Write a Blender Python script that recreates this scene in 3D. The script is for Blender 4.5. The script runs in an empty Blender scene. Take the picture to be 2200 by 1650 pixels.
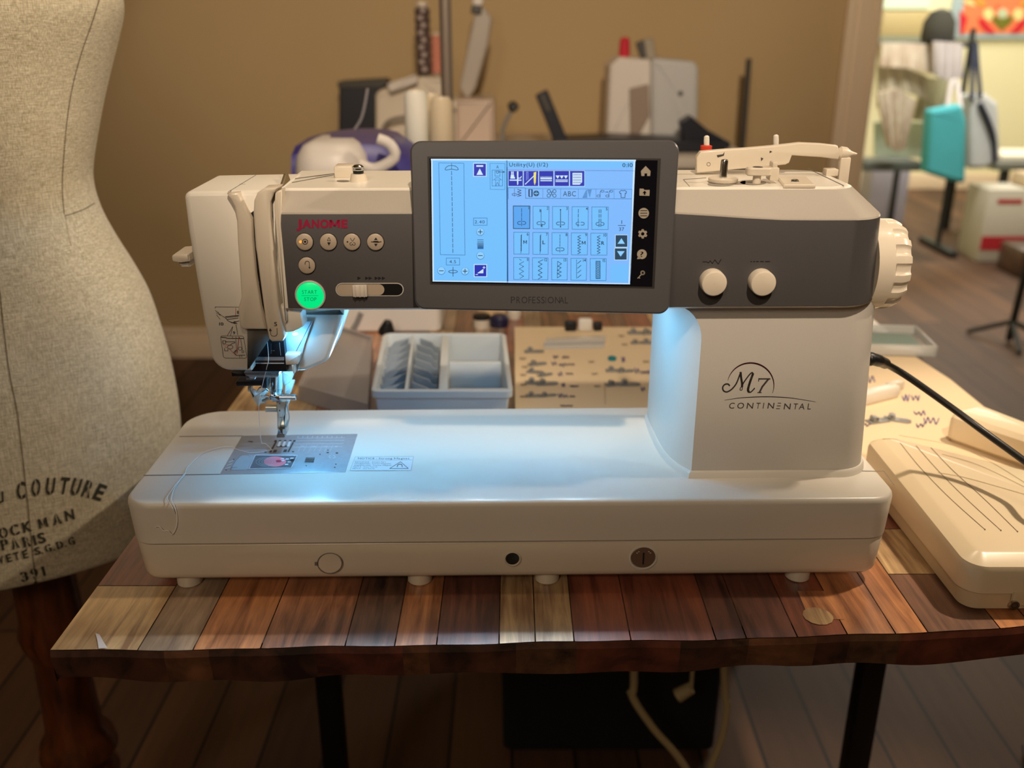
import bpy, bmesh, math, random
from mathutils import Vector, Matrix
from mathutils.bvhtree import BVHTree
random.seed(7)
PI = math.pi
SC = bpy.context.scene
COL = SC.collection
def rgb(r, g, b):
    f = lambda c: (c/255/12.92) if c/255 <= .04045 else ((c/255+.055)/1.055)**2.4
    return (f(r), f(g), f(b), 1.0)

# ------------------------------------------------------------------ camera
F, CX, CY, PITCH = 2000.0, 1100.0, 825.0, math.radians(21.0)
CAM = Vector((0, 0, 1.193))
cd = bpy.data.cameras.new('camera'); cam = bpy.data.objects.new('camera', cd); COL.objects.link(cam)
cam.location = CAM; cam.rotation_euler = (PI/2-PITCH, 0, 0)
cd.sensor_fit = 'HORIZONTAL'; cd.sensor_width = 36; cd.lens = F/2200*36
cd.clip_start = .02; cd.clip_end = 60
cd.dof.use_dof = True; cd.dof.focus_distance = .745
cd.dof.aperture_fstop = (cd.lens/1000)/.0066
SC.camera = cam
SC.view_settings.view_transform = 'Standard'; SC.view_settings.look = 'None'
SC.view_settings.gamma = 1; SC.view_settings.use_curve_mapping = False
SC.view_settings.exposure = 0.0

# ------------------------------------------------------------------ world and lights
w = bpy.data.worlds.new('world'); SC.world = w; w.use_nodes = True
w.node_tree.nodes['Background'].inputs[0].default_value = (.9, .68, .45, 1)
w.node_tree.nodes['Background'].inputs[1].default_value = .06
def area(name, loc, target, size, power, color, size_y=None, spread=None):
    ld = bpy.data.lights.new(name, 'AREA'); ld.energy = power; ld.color = color; ld.size = size
    if size_y: ld.shape = 'RECTANGLE'; ld.size_y = size_y
    if spread: ld.spread = spread
    o = bpy.data.objects.new(name, ld); COL.objects.link(o); o.location = loc
    o.rotation_euler = (Vector(target)-Vector(loc)).to_track_quat('-Z', 'Y').to_euler()
    return o
WARM = (1.0, .81, .60)
def spot(name, loc, target, size, blend, power, color, radius):
    ld = bpy.data.lights.new(name, 'SPOT'); ld.energy = power; ld.color = color; ld.spot_size = math.radians(size); ld.spot_blend = blend; ld.shadow_soft_size = radius
    o = bpy.data.objects.new(name, ld); COL.objects.link(o); o.location = loc
    o.rotation_euler = (Vector(target)-Vector(loc)).to_track_quat('-Z', 'Y').to_euler()
    return o
spot('shaped_key_spot', (.2, -.6, 2.4), (.14, 1.4, 1.365), 47, .27, 125, WARM, .03)  # unseen key lamp, its cone shaped to keep bed and base dark
spot('added_form_spot', (2.1, .75, 2.3), (-.5, .95, .95), 26, .7, 110, WARM, .04)  # added, unseen: brightens the dress form but not the machine's front
spot('added_pedal_spot', (1.0, .9, 2.45), (.60, .84, .75), 30, .7, 125, WARM, .04)  # added, unseen: brightens the foot pedal and the card
spot('added_wall_spot', (.1, -1.15, 2.45), (-.1, 3.4, 1.75), 42, .7, 200, WARM, .06)  # added, unseen: brightens the upper back wall only
area('ceiling_lamp_light_far', (.2, 1.35, 2.52), (.20, 1.45, 0), .40, 4.5, (1.0, .82, .60))
area('ceiling_lamp_light_behind', (-.7, -1.6, 2.4), (-.2, .8, .8), .5, 14, WARM)
area('next_room_lamp_light', (2.3, 4.3, 2.5), (2.5, 5.3, 0), 1.0, 80, (1.0, .96, .86))
area('next_room_lamp_light_far', (2.9, 6.3, 2.5), (2.9, 6.6, 0), 1.0, 45, (1.0, .96, .84))

# ------------------------------------------------------------------ pixel rays
FW = Vector((0, math.cos(PITCH), -math.sin(PITCH))); UP = Vector((0, math.sin(PITCH), math.cos(PITCH))); RT = Vector((1, 0, 0))
def ray(px, py): return FW + RT*((px-CX)/F) + UP*((CY-py)/F)
def at(px, py, X=None, Y=None, Z=None):
    d = ray(px, py)
    t = ((X-CAM.x)/d.x) if X is not None else ((Y-CAM.y)/d.y) if Y is not None else ((Z-CAM.z)/d.z)
    return CAM + d*t
TZ = .75                                            # table top
MM = Matrix.Translation((0, .666, TZ+.003)) @ Matrix.Rotation(math.radians(.9), 4, 'Z')   # the sewing machine's frame
MI = MM.inverted()
LC = MI @ CAM; MR = MI.to_3x3()
def ml(px, py, x=None, y=None, z=None):
    d = MR @ ray(px, py)
    t = ((x-LC.x)/d.x) if x is not None else ((y-LC.y)/d.y) if y is not None else ((z-LC.z)/d.z)
    return LC + d*t
def mplane(px, py, p0, n):
    d = MR @ ray(px, py)
    return LC + d*((p0-LC).dot(n)/d.dot(n))

# ------------------------------------------------------------------ materials
def mat(name, c, rough=.45, metal=0.0, coat=0.0, emit=None, strength=0, alpha=1, trans=0, noise=0, nscale=60, bump=0, sheen=0, ior=None, c2=None):
    m = bpy.data.materials.new(name); m.use_nodes = True
    nt = m.node_tree; b = nt.nodes['Principled BSDF']; I = b.inputs
    I['Base Color'].default_value = c; I['Roughness'].default_value = rough; I['Metallic'].default_value = metal
    I['Coat Weight'].default_value = coat; I['Coat Roughness'].default_value = .12
    if emit: I['Emission Color'].default_value = emit; I['Emission Strength'].default_value = strength
    if alpha < 1: I['Alpha'].default_value = alpha
    if trans: I['Transmission Weight'].default_value = trans
    if ior: I['IOR'].default_value = ior
    if sheen: I['Sheen Weight'].default_value = sheen
    if noise or bump:
        tc = nt.nodes.new('ShaderNodeTexCoord'); n = nt.nodes.new('ShaderNodeTexNoise')
        n.inputs['Scale'].default_value = nscale; n.inputs['Detail'].default_value = 4
        nt.links.new(tc.outputs['Object'], n.inputs['Vector'])
        if noise:
            mx = nt.nodes.new('ShaderNodeMix'); mx.data_type = 'RGBA'
            a = [v*(1-noise) for v in c[:3]]+[1]; bb = c2 or ([min(1, v*(1+noise)) for v in c[:3]]+[1])
            mx.inputs[6].default_value = a; mx.inputs[7].default_value = bb
            nt.links.new(n.outputs['Fac'], mx.inputs[0]); nt.links.new(mx.outputs[2], I['Base Color'])
        if bump:
            bp = nt.nodes.new('ShaderNodeBump'); bp.inputs['Strength'].default_value = bump; bp.inputs['Distance'].default_value = .001
            nt.links.new(n.outputs['Fac'], bp.inputs['Height']); nt.links.new(bp.outputs[0], I['Normal'])
    return m
def emi(name, c, s=1.0): return mat(name, (0, 0, 0, 1), .4, emit=c, strength=s)
def wood(name, dark, light, sx=45, sy=2.2, rough=.42, coat=1.0, bump=.3, along='Y'):
    m = mat(name, light, rough, coat=coat); nt = m.node_tree; b = nt.nodes['Principled BSDF']
    b.inputs['Coat Roughness'].default_value = .3
    tc = nt.nodes.new('ShaderNodeTexCoord'); mp = nt.nodes.new('ShaderNodeMapping')
    sx *= 1.5; sy *= 2.2
    mp.inputs['Scale'].default_value = (sx, sy, sx) if along == 'Y' else (sx, sx, sy) if along == 'Z' else (sy, sx, sx)
    mp.inputs['Location'].default_value = (random.random()*9, random.random()*9, random.random()*9)
    n = nt.nodes.new('ShaderNodeTexNoise'); n.inputs['Scale'].default_value = 1.6; n.inputs['Detail'].default_value = 7; n.inputs['Roughness'].default_value = .62; n.inputs['Distortion'].default_value = .5
    n2 = nt.nodes.new('ShaderNodeTexNoise'); n2.inputs['Scale'].default_value = 11; n2.inputs['Detail'].default_value = 3
    r = nt.nodes.new('ShaderNodeValToRGB'); r.color_ramp.elements[0].position = .36; r.color_ramp.elements[1].position = .66
    r.color_ramp.elements[0].color = dark; r.color_ramp.elements[1].color = light
    ad = nt.nodes.new('ShaderNodeMath'); ad.operation = 'MULTIPLY_ADD'; ad.inputs[1].default_value = .45; 
    sb = nt.nodes.new('ShaderNodeMath'); sb.operation = 'MULTIPLY_ADD'; sb.inputs[1].default_value = .75; sb.inputs[2].default_value = -.1
    L = nt.links.new
    L(tc.outputs['Object'], mp.inputs['Vector']); L(mp.outputs[0], n.inputs['Vector']); L(tc.outputs['Object'], n2.inputs['Vector'])
    L(n.outputs['Fac'], sb.inputs[0]); L(n2.outputs['Fac'], ad.inputs[0]); L(sb.outputs[0], ad.inputs[2])
    L(ad.outputs[0], r.inputs['Fac']); L(r.outputs[0], b.inputs['Base Color'])
    bp = nt.nodes.new('ShaderNodeBump'); bp.inputs['Strength'].default_value = bump; bp.inputs['Distance'].default_value = .0012
    L(n.outputs['Fac'], bp.inputs['Height']); L(bp.outputs[0], b.inputs['Normal'])
    return m

# ------------------------------------------------------------------ geometry
def arc_poly(pts, n=6):
    """pts: (x, y, r) corners -> polygon with rounded corners."""
    out = []; N = len(pts)
    for i in range(N):
        x, y, r = pts[i]; p = Vector((x, y))
        if r <= 0: out.append((x, y)); continue
        a = Vector(pts[i-1][:2])-p; b = Vector(pts[(i+1) % N][:2])-p
        la, lb = a.length, b.length; a.normalize(); b.normalize()
        ang = a.angle(b); d = min(r/math.tan(ang/2), la*.49, lb*.49); rr = d*math.tan(ang/2)
        c = p+(a+b).normalized()*(rr/math.sin(ang/2)); s = p+a*d-c; e = p+b*d-c
        a0 = math.atan2(s.y, s.x); da = math.atan2(e.y, e.x)-a0
        while da > PI: da -= 2*PI
        while da < -PI: da += 2*PI
        for k in range(n+1):
            t = a0+da*k/n; out.append((c.x+rr*math.cos(t), c.y+rr*math.sin(t)))
    return out
def inset(poly, d):
    N = len(poly); A = sum(poly[i-1][0]*poly[i][1]-poly[i][0]*poly[i-1][1] for i in range(N)); sg = 1 if A > 0 else -1
    out = []
    for i in range(N):
        p = Vector(poly[i]); e1 = p-Vector(poly[i-1]); e2 = Vector(poly[(i+1) % N])-p
        if e1.length < 1e-9: e1 = e2
        if e2.length < 1e-9: e2 = e1
        n1 = Vector((-e1.y, e1.x)).normalized()*sg; n2 = Vector((-e2.y, e2.x)).normalized()*sg
        m = n1+n2; m = m/max(m.length_squared/2, .35) if m.length > 1e-6 else n1
        q = p+m*d; out.append((q.x, q.y))
    return out
def spline(pts, n=8):
    P = [Vector(p) for p in pts]; out = []
    for i in range(len(P)-1):
        p0 = P[max(i-1, 0)]; p1 = P[i]; p2 = P[i+1]; p3 = P[min(i+2, len(P)-1)]
        for k in range(n):
            t = k/n
            out.append(.5*((2*p1)+(p2-p0)*t+(2*p0-5*p1+4*p2-p3)*t*t+(3*p1-p0-3*p2+p3)*t**3))
    return out+[P[-1]]
class MB:
    def __init__(s, m=None): s.bm = bmesh.new(); s.mats = []; s.mi = 0; s.on = m and s.m(m)
    def m(s, mt):
        if mt not in s.mats: s.mats.append(mt)
        s.mi = s.mats.index(mt); return s
    def f(s, vs):
        try: fc = s.bm.faces.new(vs)
        except ValueError: return None
        fc.material_index = s.mi; return fc
    def poly(s, pts): return s.f([s.bm.verts.new(p) for p in pts])
    def rings(s, rs, cap0=True, cap1=True, closed=True):
        R = [[s.bm.verts.new(p) for p in r] for r in rs]; N = len(R[0])
        for a, b in zip(R, R[1:]):
            for i in range(N if closed else N-1):
                s.f([a[i], a[(i+1) % N], b[(i+1) % N], b[i]])
        if cap0: s.f(R[0][::-1])
        if cap1: s.f(R[-1])
        return s
    def slab(s, outline, prof, mp):
        """outline 2D, prof [(inset, w)], mp(u, v, w) -> 3D."""
        return s.rings([[mp(u, v, w_) for u, v in (inset(outline, i) if i else outline)] for i, w_ in prof])
    def box(s, c, d, bev=0, rot=None, seg=2):
        b = bmesh.new(); bmesh.ops.create_cube(b, size=1)
        for v in b.verts: v.co = Vector((v.co.x*d[0], v.co.y*d[1], v.co.z*d[2]))
        if bev: bmesh.ops.bevel(b, geom=b.edges[:], offset=bev, segments=seg, profile=.5, affect='EDGES')
        M = Matrix.Translation(c) @ (rot.to_matrix().to_4x4() if rot and hasattr(rot, 'to_matrix') else (rot.to_4x4() if rot else Matrix()))
        vm = {v: s.bm.verts.new(M @ v.co) for v in b.verts}
        for fc in b.faces: s.f([vm[v] for v in fc.verts])
        b.free(); return s
    def lathe(s, prof, o, ax, n=28, cap0=True, cap1=True):
        """prof [(radius, along)] about the line o + ax*t."""
        ax = Vector(ax).normalized(); o = Vector(o); u = ax.orthogonal().normalized(); v = ax.cross(u)
        return s.rings([[o+ax*h+(u*math.cos(2*PI*k/n)+v*math.sin(2*PI*k/n))*max(r, 1e-5) for k in range(n)] for r, h in prof], cap0, cap1)
    def cyl(s, a, b, r, r2=None, n=20, bev=0):
        a = Vector(a); b = Vector(b); h = (b-a).length; r2 = r if r2 is None else r2
        pr = [(r-bev, 0), (r, bev), (r2, h-bev), (r2-bev, h)] if bev else [(r, 0), (r2, h)]
        return s.lathe(pr, a, b-a, n)
    def tube(s, pts, r, n=8, caps=True):
        P = [Vector(p) for p in pts]; rs = []; u = None
        for i, p in enumerate(P):
            t = (P[min(i+1, len(P)-1)]-P[max(i-1, 0)]).normalized()
            u = t.orthogonal().normalized() if u is None else (u-t*u.dot(t)).normalized()
            v = t.cross(u); rr = r[i] if isinstance(r, (list, tuple)) else r
            rs.append([p+(u*math.cos(2*PI*k/n)+v*math.sin(2*PI*k/n))*rr for k in range(n)])
        return s.rings(rs, caps, caps)
    def build(s, name, parent=None, sharp=.6, M=None, fixn=True):
        if fixn: bmesh.ops.recalc_face_normals(s.bm, faces=s.bm.faces[:])
        for fc in s.bm.faces: fc.smooth = True
        for e in s.bm.edges:
            if len(e.link_faces) == 2 and e.calc_face_angle(0) > sharp: e.smooth = False
        me = bpy.data.meshes.new(name); s.bm.to_mesh(me); s.bm.free()
        for mt in s.mats: me.materials.append(mt)
        o = bpy.data.objects.new(name, me); COL.objects.link(o)
        if parent: o.parent = parent
        if M is not None: o.matrix_local = M
        return o
def tag(o, label=None, cat=None, group=None, kind=None):
    if label: o['label'] = label
    if cat: o['category'] = cat
    if group: o['group'] = group
    if kind: o['kind'] = kind
    return o
def thing(name, label, cat, loc=(0, 0, 0), rz=0, group=None):
    o = bpy.data.objects.new(name, None); COL.objects.link(o); o.empty_display_size = .02
    o.location = loc; o.rotation_euler = (0, 0, rz); return tag(o, label, cat, group)
def dup(root, loc, rz=0, label=None):
    r = root.copy(); COL.objects.link(r); r.location = loc; r.rotation_euler = (0, 0, rz)
    if label: r['label'] = label
    for ch in list(root.children):
        c = ch.copy(); COL.objects.link(c); c.parent = r
        for g in ch.children:
            d = g.copy(); COL.objects.link(d); d.parent = c
    return r
def struct(mb, name, **k): return tag(mb.build(name, **k), kind='structure')

# lettering: outlines of the built-in font, one character at a time
_g = {}
def glyph(ch, off):
    k = (ch, off)
    if ch == 'M' and off > .004:                         # heavy M drawn from its four strokes
        t = .10+off*2.6; q = .5*t
        P = [((0, 0), (t, 0), (t, CAP), (0, CAP)), ((.86-t, 0), (.86, 0), (.86, CAP), (.86-t, CAP)), ((0, CAP), (t*1.15, CAP), (.43+q*.8, .12), (.43-q*.8, .12)), ((.86-t*1.15, CAP), (.86, CAP), (.43+q*.8, .12), (.43-q*.8, .12))]
        return ([v for f_ in P for v in f_], [tuple(range(4*i, 4*i+4)) for i in range(4)], .86)
    if k not in _g:
        cu = bpy.data.curves.new('t', 'FONT'); cu.body = ch; cu.size = 1; cu.offset = off; cu.resolution_u = 3
        o = bpy.data.objects.new('t', cu); COL.objects.link(o)
        dg = bpy.context.evaluated_depsgraph_get(); ev = o.evaluated_get(dg); me = ev.to_mesh()
        vs = [(v.co.x, v.co.y) for v in me.vertices]; fs = [tuple(p.vertices) for p in me.polygons]
        ev.to_mesh_clear(); bpy.data.objects.remove(o); bpy.data.curves.remove(cu)
        x0 = min(v[0] for v in vs); x1 = max(v[0] for v in vs)
        _g[k] = ([(v[0]-x0, v[1]) for v in vs], fs, x1-x0)
    return _g[k]
CAP = max(v[1] for v in glyph('H', 0)[0])
class Dec:
    """Marks laid on a surface: drawn in (x, y) of a view with origin ox, oy and scale sc, carried to the surface by hit()."""
    def __init__(s, mb, hit, n=None, ox=0, oy=0, sc=1.0, lift=.0002):
        s.mb = mb; s.hit = hit; s.n = n; s.ox = ox; s.oy = oy; s.sc = sc; s.base = lift; s.k = 0; s.lw = 1.0
    def view(s, ox, oy, sc): s.ox, s.oy, s.sc = ox, oy, sc; return s
    def l(s, k): s.k = k; return s
    def m(s, mt): s.mb.m(mt); return s
    def P(s, x, y):
        r = s.hit(s.ox+x/s.sc, s.oy+y/s.sc)
        if isinstance(r, tuple): p, n = r
        else: p, n = r, s.n
        return p+n*(s.base+s.k*6e-5)
    def poly(s, pts): s.mb.poly([s.P(x, y) for x, y in pts]); return s
    def rect(s, x0, y0, x1, y1): return s.poly([(x0, y0), (x1, y0), (x1, y1), (x0, y1)])
    def line(s, pts, w_, closed=False):
        pts = list(pts)+([pts[0]] if closed else [])
        w_ *= s.lw
        for (ax, ay), (bx, by) in zip(pts, pts[1:]):
            dx, dy = bx-ax, by-ay; L = math.hypot(dx, dy) or 1; nx, ny = -dy/L*w_/2, dx/L*w_/2; ex, ey = dx/L*w_*.3, dy/L*w_*.3
            s.poly([(ax+nx-ex, ay+ny-ey), (bx+nx+ex, by+ny+ey), (bx-nx+ex, by-ny+ey), (ax-nx-ex, ay-ny-ey)])
        return s
    def box(s, x0, y0, x1, y1, w_): return s.line([(x0, y0), (x1, y0), (x1, y1), (x0, y1)], w_, True)
    def dash(s, x0, y0, x1, y1, n, duty, w_):
        for i in range(n):
            a, b = i/n, (i+duty)/n
            s.line([(x0+(x1-x0)*a, y0+(y1-y0)*a), (x0+(x1-x0)*b, y0+(y1-y0)*b)], w_)
        return s
    def ell(s, cx, cy, rx, ry=None, n=24, a0=0, a1=2*PI):
        ry = ry or rx
        return [(cx+rx*math.cos(a0+(a1-a0)*k/n), cy+ry*math.sin(a0+(a1-a0)*k/n)) for k in range(n+(a1-a0 < 2*PI-.01))]
    def disc(s, cx, cy, rx, ry=None, n=24): return s.poly(s.ell(cx, cy, rx, ry, n))
    def ring(s, cx, cy, rx, w_, ry=None, n=24): return s.line(s.ell(cx, cy, rx, ry, n), w_, True)
    def arc(s, cx, cy, r, a0, a1, w_, ry=None, n=14): return s.line(s.ell(cx, cy, r, ry, n, math.radians(a0), math.radians(a1)), w_)
    def text(s, t, x, y, h, w_=None, off=0.0, shear=0.0, rot=0.0, gap=.12, center=False):
        """baseline start (x, y), cap height h, fitted to width w_."""
        k = h/CAP; xs = []; cx = 0
        for ch in t:
            if ch == ' ': cx += .30; xs.append(None); continue
            xs.append(cx); cx += glyph(ch, off)[2]+gap
        tot = (cx-gap)*k; kx = k*(w_/tot) if w_ else k; tw = (cx-gap)*kx
        if center: x -= tw/2*math.cos(rot); y -= tw/2*math.sin(rot)
        c_, s_ = math.cos(rot), math.sin(rot)
        for ch, gx in zip(t, xs):
            if gx is None: continue
            vs, fs, _ = glyph(ch, off)
            q = []
            for vx, vy in vs:
                u = (gx+vx)*kx+vy*k*shear; v = -vy*k
                q.append(s.mb.bm.verts.new(s.P(x+u*c_-v*s_, y+u*s_+v*c_)))
            for fc in fs: s.mb.f([q[i] for i in fc])
        return s
# ------------------------------------------------------------------ shared materials
M_WALL = mat('wall_paint', rgb(186, 160, 118), .8, noise=.04, nscale=3, bump=.05)
M_TRIM = mat('trim_paint', rgb(236, 214, 184), .5)
M_CEIL = mat('ceiling_paint', rgb(214, 200, 176), .85)
M_WALL2 = mat('next_room_wall_paint', rgb(234, 228, 188), .8)
M_WHITE = mat('white_plastic', rgb(226, 220, 209), .34, coat=.12)
M_CREAM = mat('cream_plastic', rgb(216, 204, 186), .34, coat=.2)
M_SILVER = mat('silver_paint', rgb(202, 197, 190), .6, .08, noise=.05, nscale=900)
M_SILVER_DIM = mat('silver_paint_dimmed', rgb(170, 162, 152), .6, .08, noise=.05, nscale=900)  # same silver paint, darkened in colour so the slanted arm face looks less lit
M_GREY = mat('grey_paint', rgb(84, 82, 84), .42, .3, noise=.08, nscale=900)
M_BEZEL = mat('bezel_paint', rgb(88, 87, 90), .36, .4, noise=.05, nscale=900)
M_BLACK = mat('black_plastic', rgb(16, 16, 18), .4)
M_GLASS = mat('black_glass', rgb(12, 13, 20), .08)
M_CHROME = mat('chrome', rgb(205, 208, 208), .16, 1.0)
M_STEEL = mat('brushed_steel', rgb(176, 180, 186), .4, .35, noise=.12, nscale=220)
M_INK = mat('dark_ink', rgb(26, 26, 30), .5)
M_INK2 = mat('grey_print', rgb(66, 62, 58), .5)
M_RED = mat('crimson_print', rgb(150, 20, 62), .5)
M_THREAD = mat('white_thread', rgb(235, 235, 232), .6)

# ------------------------------------------------------------------ setting
def floor_mat():
    m = mat('floor_boards', rgb(90, 62, 44), .62); nt = m.node_tree; b = nt.nodes['Principled BSDF']; L = nt.links.new
    tc = nt.nodes.new('ShaderNodeTexCoord'); mp = nt.nodes.new('ShaderNodeMapping'); mp.inputs['Rotation'].default_value = (0, 0, PI/2)
    br = nt.nodes.new('ShaderNodeTexBrick'); br.inputs['Scale'].default_value = 1
    br.inputs['Brick Width'].default_value = 1.1; br.inputs['Row Height'].default_value = .11; br.inputs['Mortar Size'].default_value = .003
    br.inputs['Color1'].default_value = rgb(112, 80, 56); br.inputs['Color2'].default_value = rgb(74, 50, 36); br.inputs['Mortar'].default_value = rgb(24, 16, 12)
    n = nt.nodes.new('ShaderNodeTexNoise'); n.inputs['Scale'].default_value = 3; n.inputs['Detail'].default_value = 6
    mp2 = nt.nodes.new('ShaderNodeMapping'); mp2.inputs['Scale'].default_value = (22, 1.2, 1)
    mx = nt.nodes.new('ShaderNodeMix'); mx.data_type = 'RGBA'; mx.blend_type = 'MULTIPLY'; mx.inputs[0].default_value = .75
    r = nt.nodes.new('ShaderNodeValToRGB'); r.color_ramp.elements[0].color = (.35, .3, .27, 1); r.color_ramp.elements[1].color = (1.25, 1.2, 1.15, 1)
    L(tc.outputs['Object'], mp.inputs[0]); L(mp.outputs[0], br.inputs['Vector']); L(tc.outputs['Object'], mp2.inputs[0]); L(mp2.outputs[0], n.inputs['Vector'])
    L(n.outputs['Fac'], r.inputs[0]); L(br.outputs['Color'], mx.inputs[6]); L(r.outputs[0], mx.inputs[7]); L(mx.outputs[2], b.inputs['Base Color'])
    return m
WY = 3.4; DX0 = 1.25; DX1 = 3.0
struct(MB(floor_mat()).box((.9, 2.45, -.02), (7.4, 10.3, .04)), 'floor')
struct(MB(M_CEIL).box((.9, 2.45, 2.62), (7.4, 10.3, .04)), 'ceiling')
struct(MB(M_WALL).box(((-2.6+DX0-.06)/2, WY+.06, 1.3), (DX0-.06+2.6, .12, 2.6)), 'wall_back')
struct(MB(M_WALL).box(((DX1+4.4)/2, WY+.06, 1.3), (4.4-DX1, .12, 2.6)), 'wall_back_right')
struct(MB(M_WALL).box(((DX0-.06+DX1)/2, WY+.06, 2.38), (DX1-DX0+.06, .12, .44)), 'wall_back_over_doorway')
struct(MB(M_WALL).box((-2.6, .45, 1.3), (.1, 5.9, 2.6)), 'wall_left')
struct(MB(M_WALL).box((.9, -2.5, 1.3), (7.2, .1, 2.6)), 'wall_behind')
struct(MB(M_WALL).box((4.4, .45, 1.3), (.1, 5.9, 2.6)), 'wall_right')
struct(MB(M_WALL2).box((2.5, 7.45, 1.3), (4.4, .1, 2.6)), 'wall_next_room')
struct(MB(M_WALL2).box((4.45, 5.5, 1.3), (.1, 3.9, 2.6)), 'wall_next_room_right')
struct(MB(M_WALL2).box((.6, 5.5, 1.3), (.1, 3.9, 2.6)), 'wall_next_room_left')
b = MB(M_TRIM); b.box((-.69, WY-.009, .05), (3.7, .018, .1), .004); b.box((-.69, WY-.013, .112), (3.7, .012, .024), .005)
struct(b, 'baseboard_back')
b = MB(M_TRIM); b.box((DX0-.06, WY-.012, 1.08), (.12, .024, 2.16), .004)
for dx, wd, th in ((-.045, .024, .012), (-.012, .014, .007), (.046, .018, .010)): b.box((DX0-.06+dx, WY-.024-th/2, 1.08), (wd, th, 2.16), .003)
b.box((DX0-.02, WY+.06, 1.08), (.03, .16, 2.16), .003)
struct(b, 'trim_1')
b = MB(M_TRIM); b.box((2.5, 7.39, .06), (4.2, .018, .12), .004); struct(b, 'baseboard_next_room')

# ------------------------------------------------------------------ patchwork table
WD = [wood('wood_brown', rgb(88, 55, 40), rgb(194, 133, 95)), wood('wood_red', rgb(79, 42, 34), rgb(165, 94, 68)),
      wood('wood_tan', rgb(128, 95, 67), rgb(226, 192, 140)), wood('wood_dark', rgb(57, 41, 35), rgb(139, 98, 77)),
      wood('wood_orange', rgb(116, 69, 43), rgb(220, 150, 97)), wood('wood_grey', rgb(84, 69, 60), rgb(177, 149, 121)),
      wood('wood_plum', rgb(67, 39, 35), rgb(139, 86, 69))]
M_CUT = wood('wood_edge', rgb(34, 22, 15), rgb(104, 70, 46), 22, 22, .55, .1)
TX0, TX1, TY1 = -.352, .586, 1.78
def tedge(x): return .5895+(x+.35)*.02+.10*max(0, x)**2+.0016*math.sin(x*11+1)+.0009*math.sin(x*31)+.0006*math.sin(x*77)
table = thing('table', 'patchwork reclaimed-wood table with a wavy front edge under the sewing machine', 'table', (0, 0, 0))
b = MB(M_CUT)
n = 140; top_th = .030
xs = [TX0+(TX1-TX0)*k/n for k in range(n+1)]
EDG = [M_CUT, wood('edge_dark', rgb(36, 20, 15), rgb(98, 60, 42), 14, 14, .5, .15), wood('edge_brown', rgb(56, 33, 22), rgb(132, 86, 56), 14, 14, .5, .15), wood('edge_red', rgb(54, 24, 18), rgb(118, 62, 44), 14, 14, .5, .15)]
ecuts = [-.36, -.27, -.235, -.155, -.085, -.07, .0, .045, .13, .165, .18, .235, .262, .30, .41, .47, .54, .60]; epick = [1, 2, 1, 3, 2, 1, 0, 3, 1, 0, 2, 1, 0, 3, 2, 3, 1]
def edge_block(x): return epick[max(i for i, c_ in enumerate(ecuts) if x >= c_-1e-6)]
for k in range(n):                                     # front edge, underside
    xa, xb = xs[k], xs[k+1]; ya, yb = tedge(xa), tedge(xb); za, zb = [TZ-top_th-.002*math.sin(x*23)-.0012*math.sin(x*61) for x in (xa, xb)]
    b.m(EDG[edge_block(xa)])
    b.poly([(xa, ya-.0015, TZ-.006), (xb, yb-.0015, TZ-.006), (xb, yb+.002, zb), (xa, ya+.002, za)])
    b.poly([(xa, ya, TZ-.0006), (xb, yb, TZ-.0006), (xb, yb-.0015, TZ-.006), (xa, ya-.0015, TZ-.006)])
    b.m(M_CUT); b.poly([(xa, ya+.002, za), (xb, yb+.002, zb), (xb, TY1, zb), (xa, TY1, za)])
b.poly([(TX0, tedge(TX0), TZ-.0006), (TX0, tedge(TX0), TZ-top_th), (TX0, TY1, TZ-top_th), (TX0, TY1, TZ-.0006)])
b.poly([(TX1, tedge(TX1), TZ-.0006), (TX1, tedge(TX1), TZ-top_th), (TX1, TY1, TZ-top_th), (TX1, TY1, TZ-.0006)])
b.poly([(TX0, TY1, TZ-.0006), (TX1, TY1, TZ-.0006), (TX1, TY1, TZ-top_th), (TX0, TY1, TZ-top_th)])
x = TX0; last = -1
bounds = [-.352, -.285, -.243, -.192, -.128, -.09, -.058, -.010, .018, .048, .092, .158, .182, .222, .262, .300, .326, .385, .412, .46, .51, .545, .586]
frontw = [2, 5, 4, 0, 3, 4, 6, 2, 2, 1, 1, 6, 6, 1, 4, 4, 3, 4, 0, 4, 5, 0]
for i, (xa, xb) in enumerate(zip(bounds, bounds[1:])):
    yc = None; segs = []; y = max(tedge(xa), tedge(xb)); first = True
    while y < TY1:
        y2 = min(TY1, y+random.uniform(.07, .34)); segs.append((y, y2, frontw[i] if first else random.randrange(7))); y = y2; first = False
    for j, (ya, yb, wi) in enumerate(segs):
        b.m(WD[wi]); m_ = max(2, int((xb-xa)/.008)); g = .0005
        for q in range(m_):
            u, v = xa+g+(xb-xa-2*g)*q/m_, xa+g+(xb-xa-2*g)*(q+1)/m_
            fa, fb = (tedge(u), tedge(v)) if j == 0 else (ya+g, ya+g)
            b.poly([(u, fa, TZ), (v, fb, TZ), (v, yb-g, TZ), (u, yb-g, TZ)])
b.m(M_CUT); b.poly([(TX0, tedge(TX0), TZ-.0006), (TX1, tedge(TX1), TZ-.0006), (TX1, TY1, TZ-.0006), (TX0, TY1, TZ-.0006)])
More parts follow.
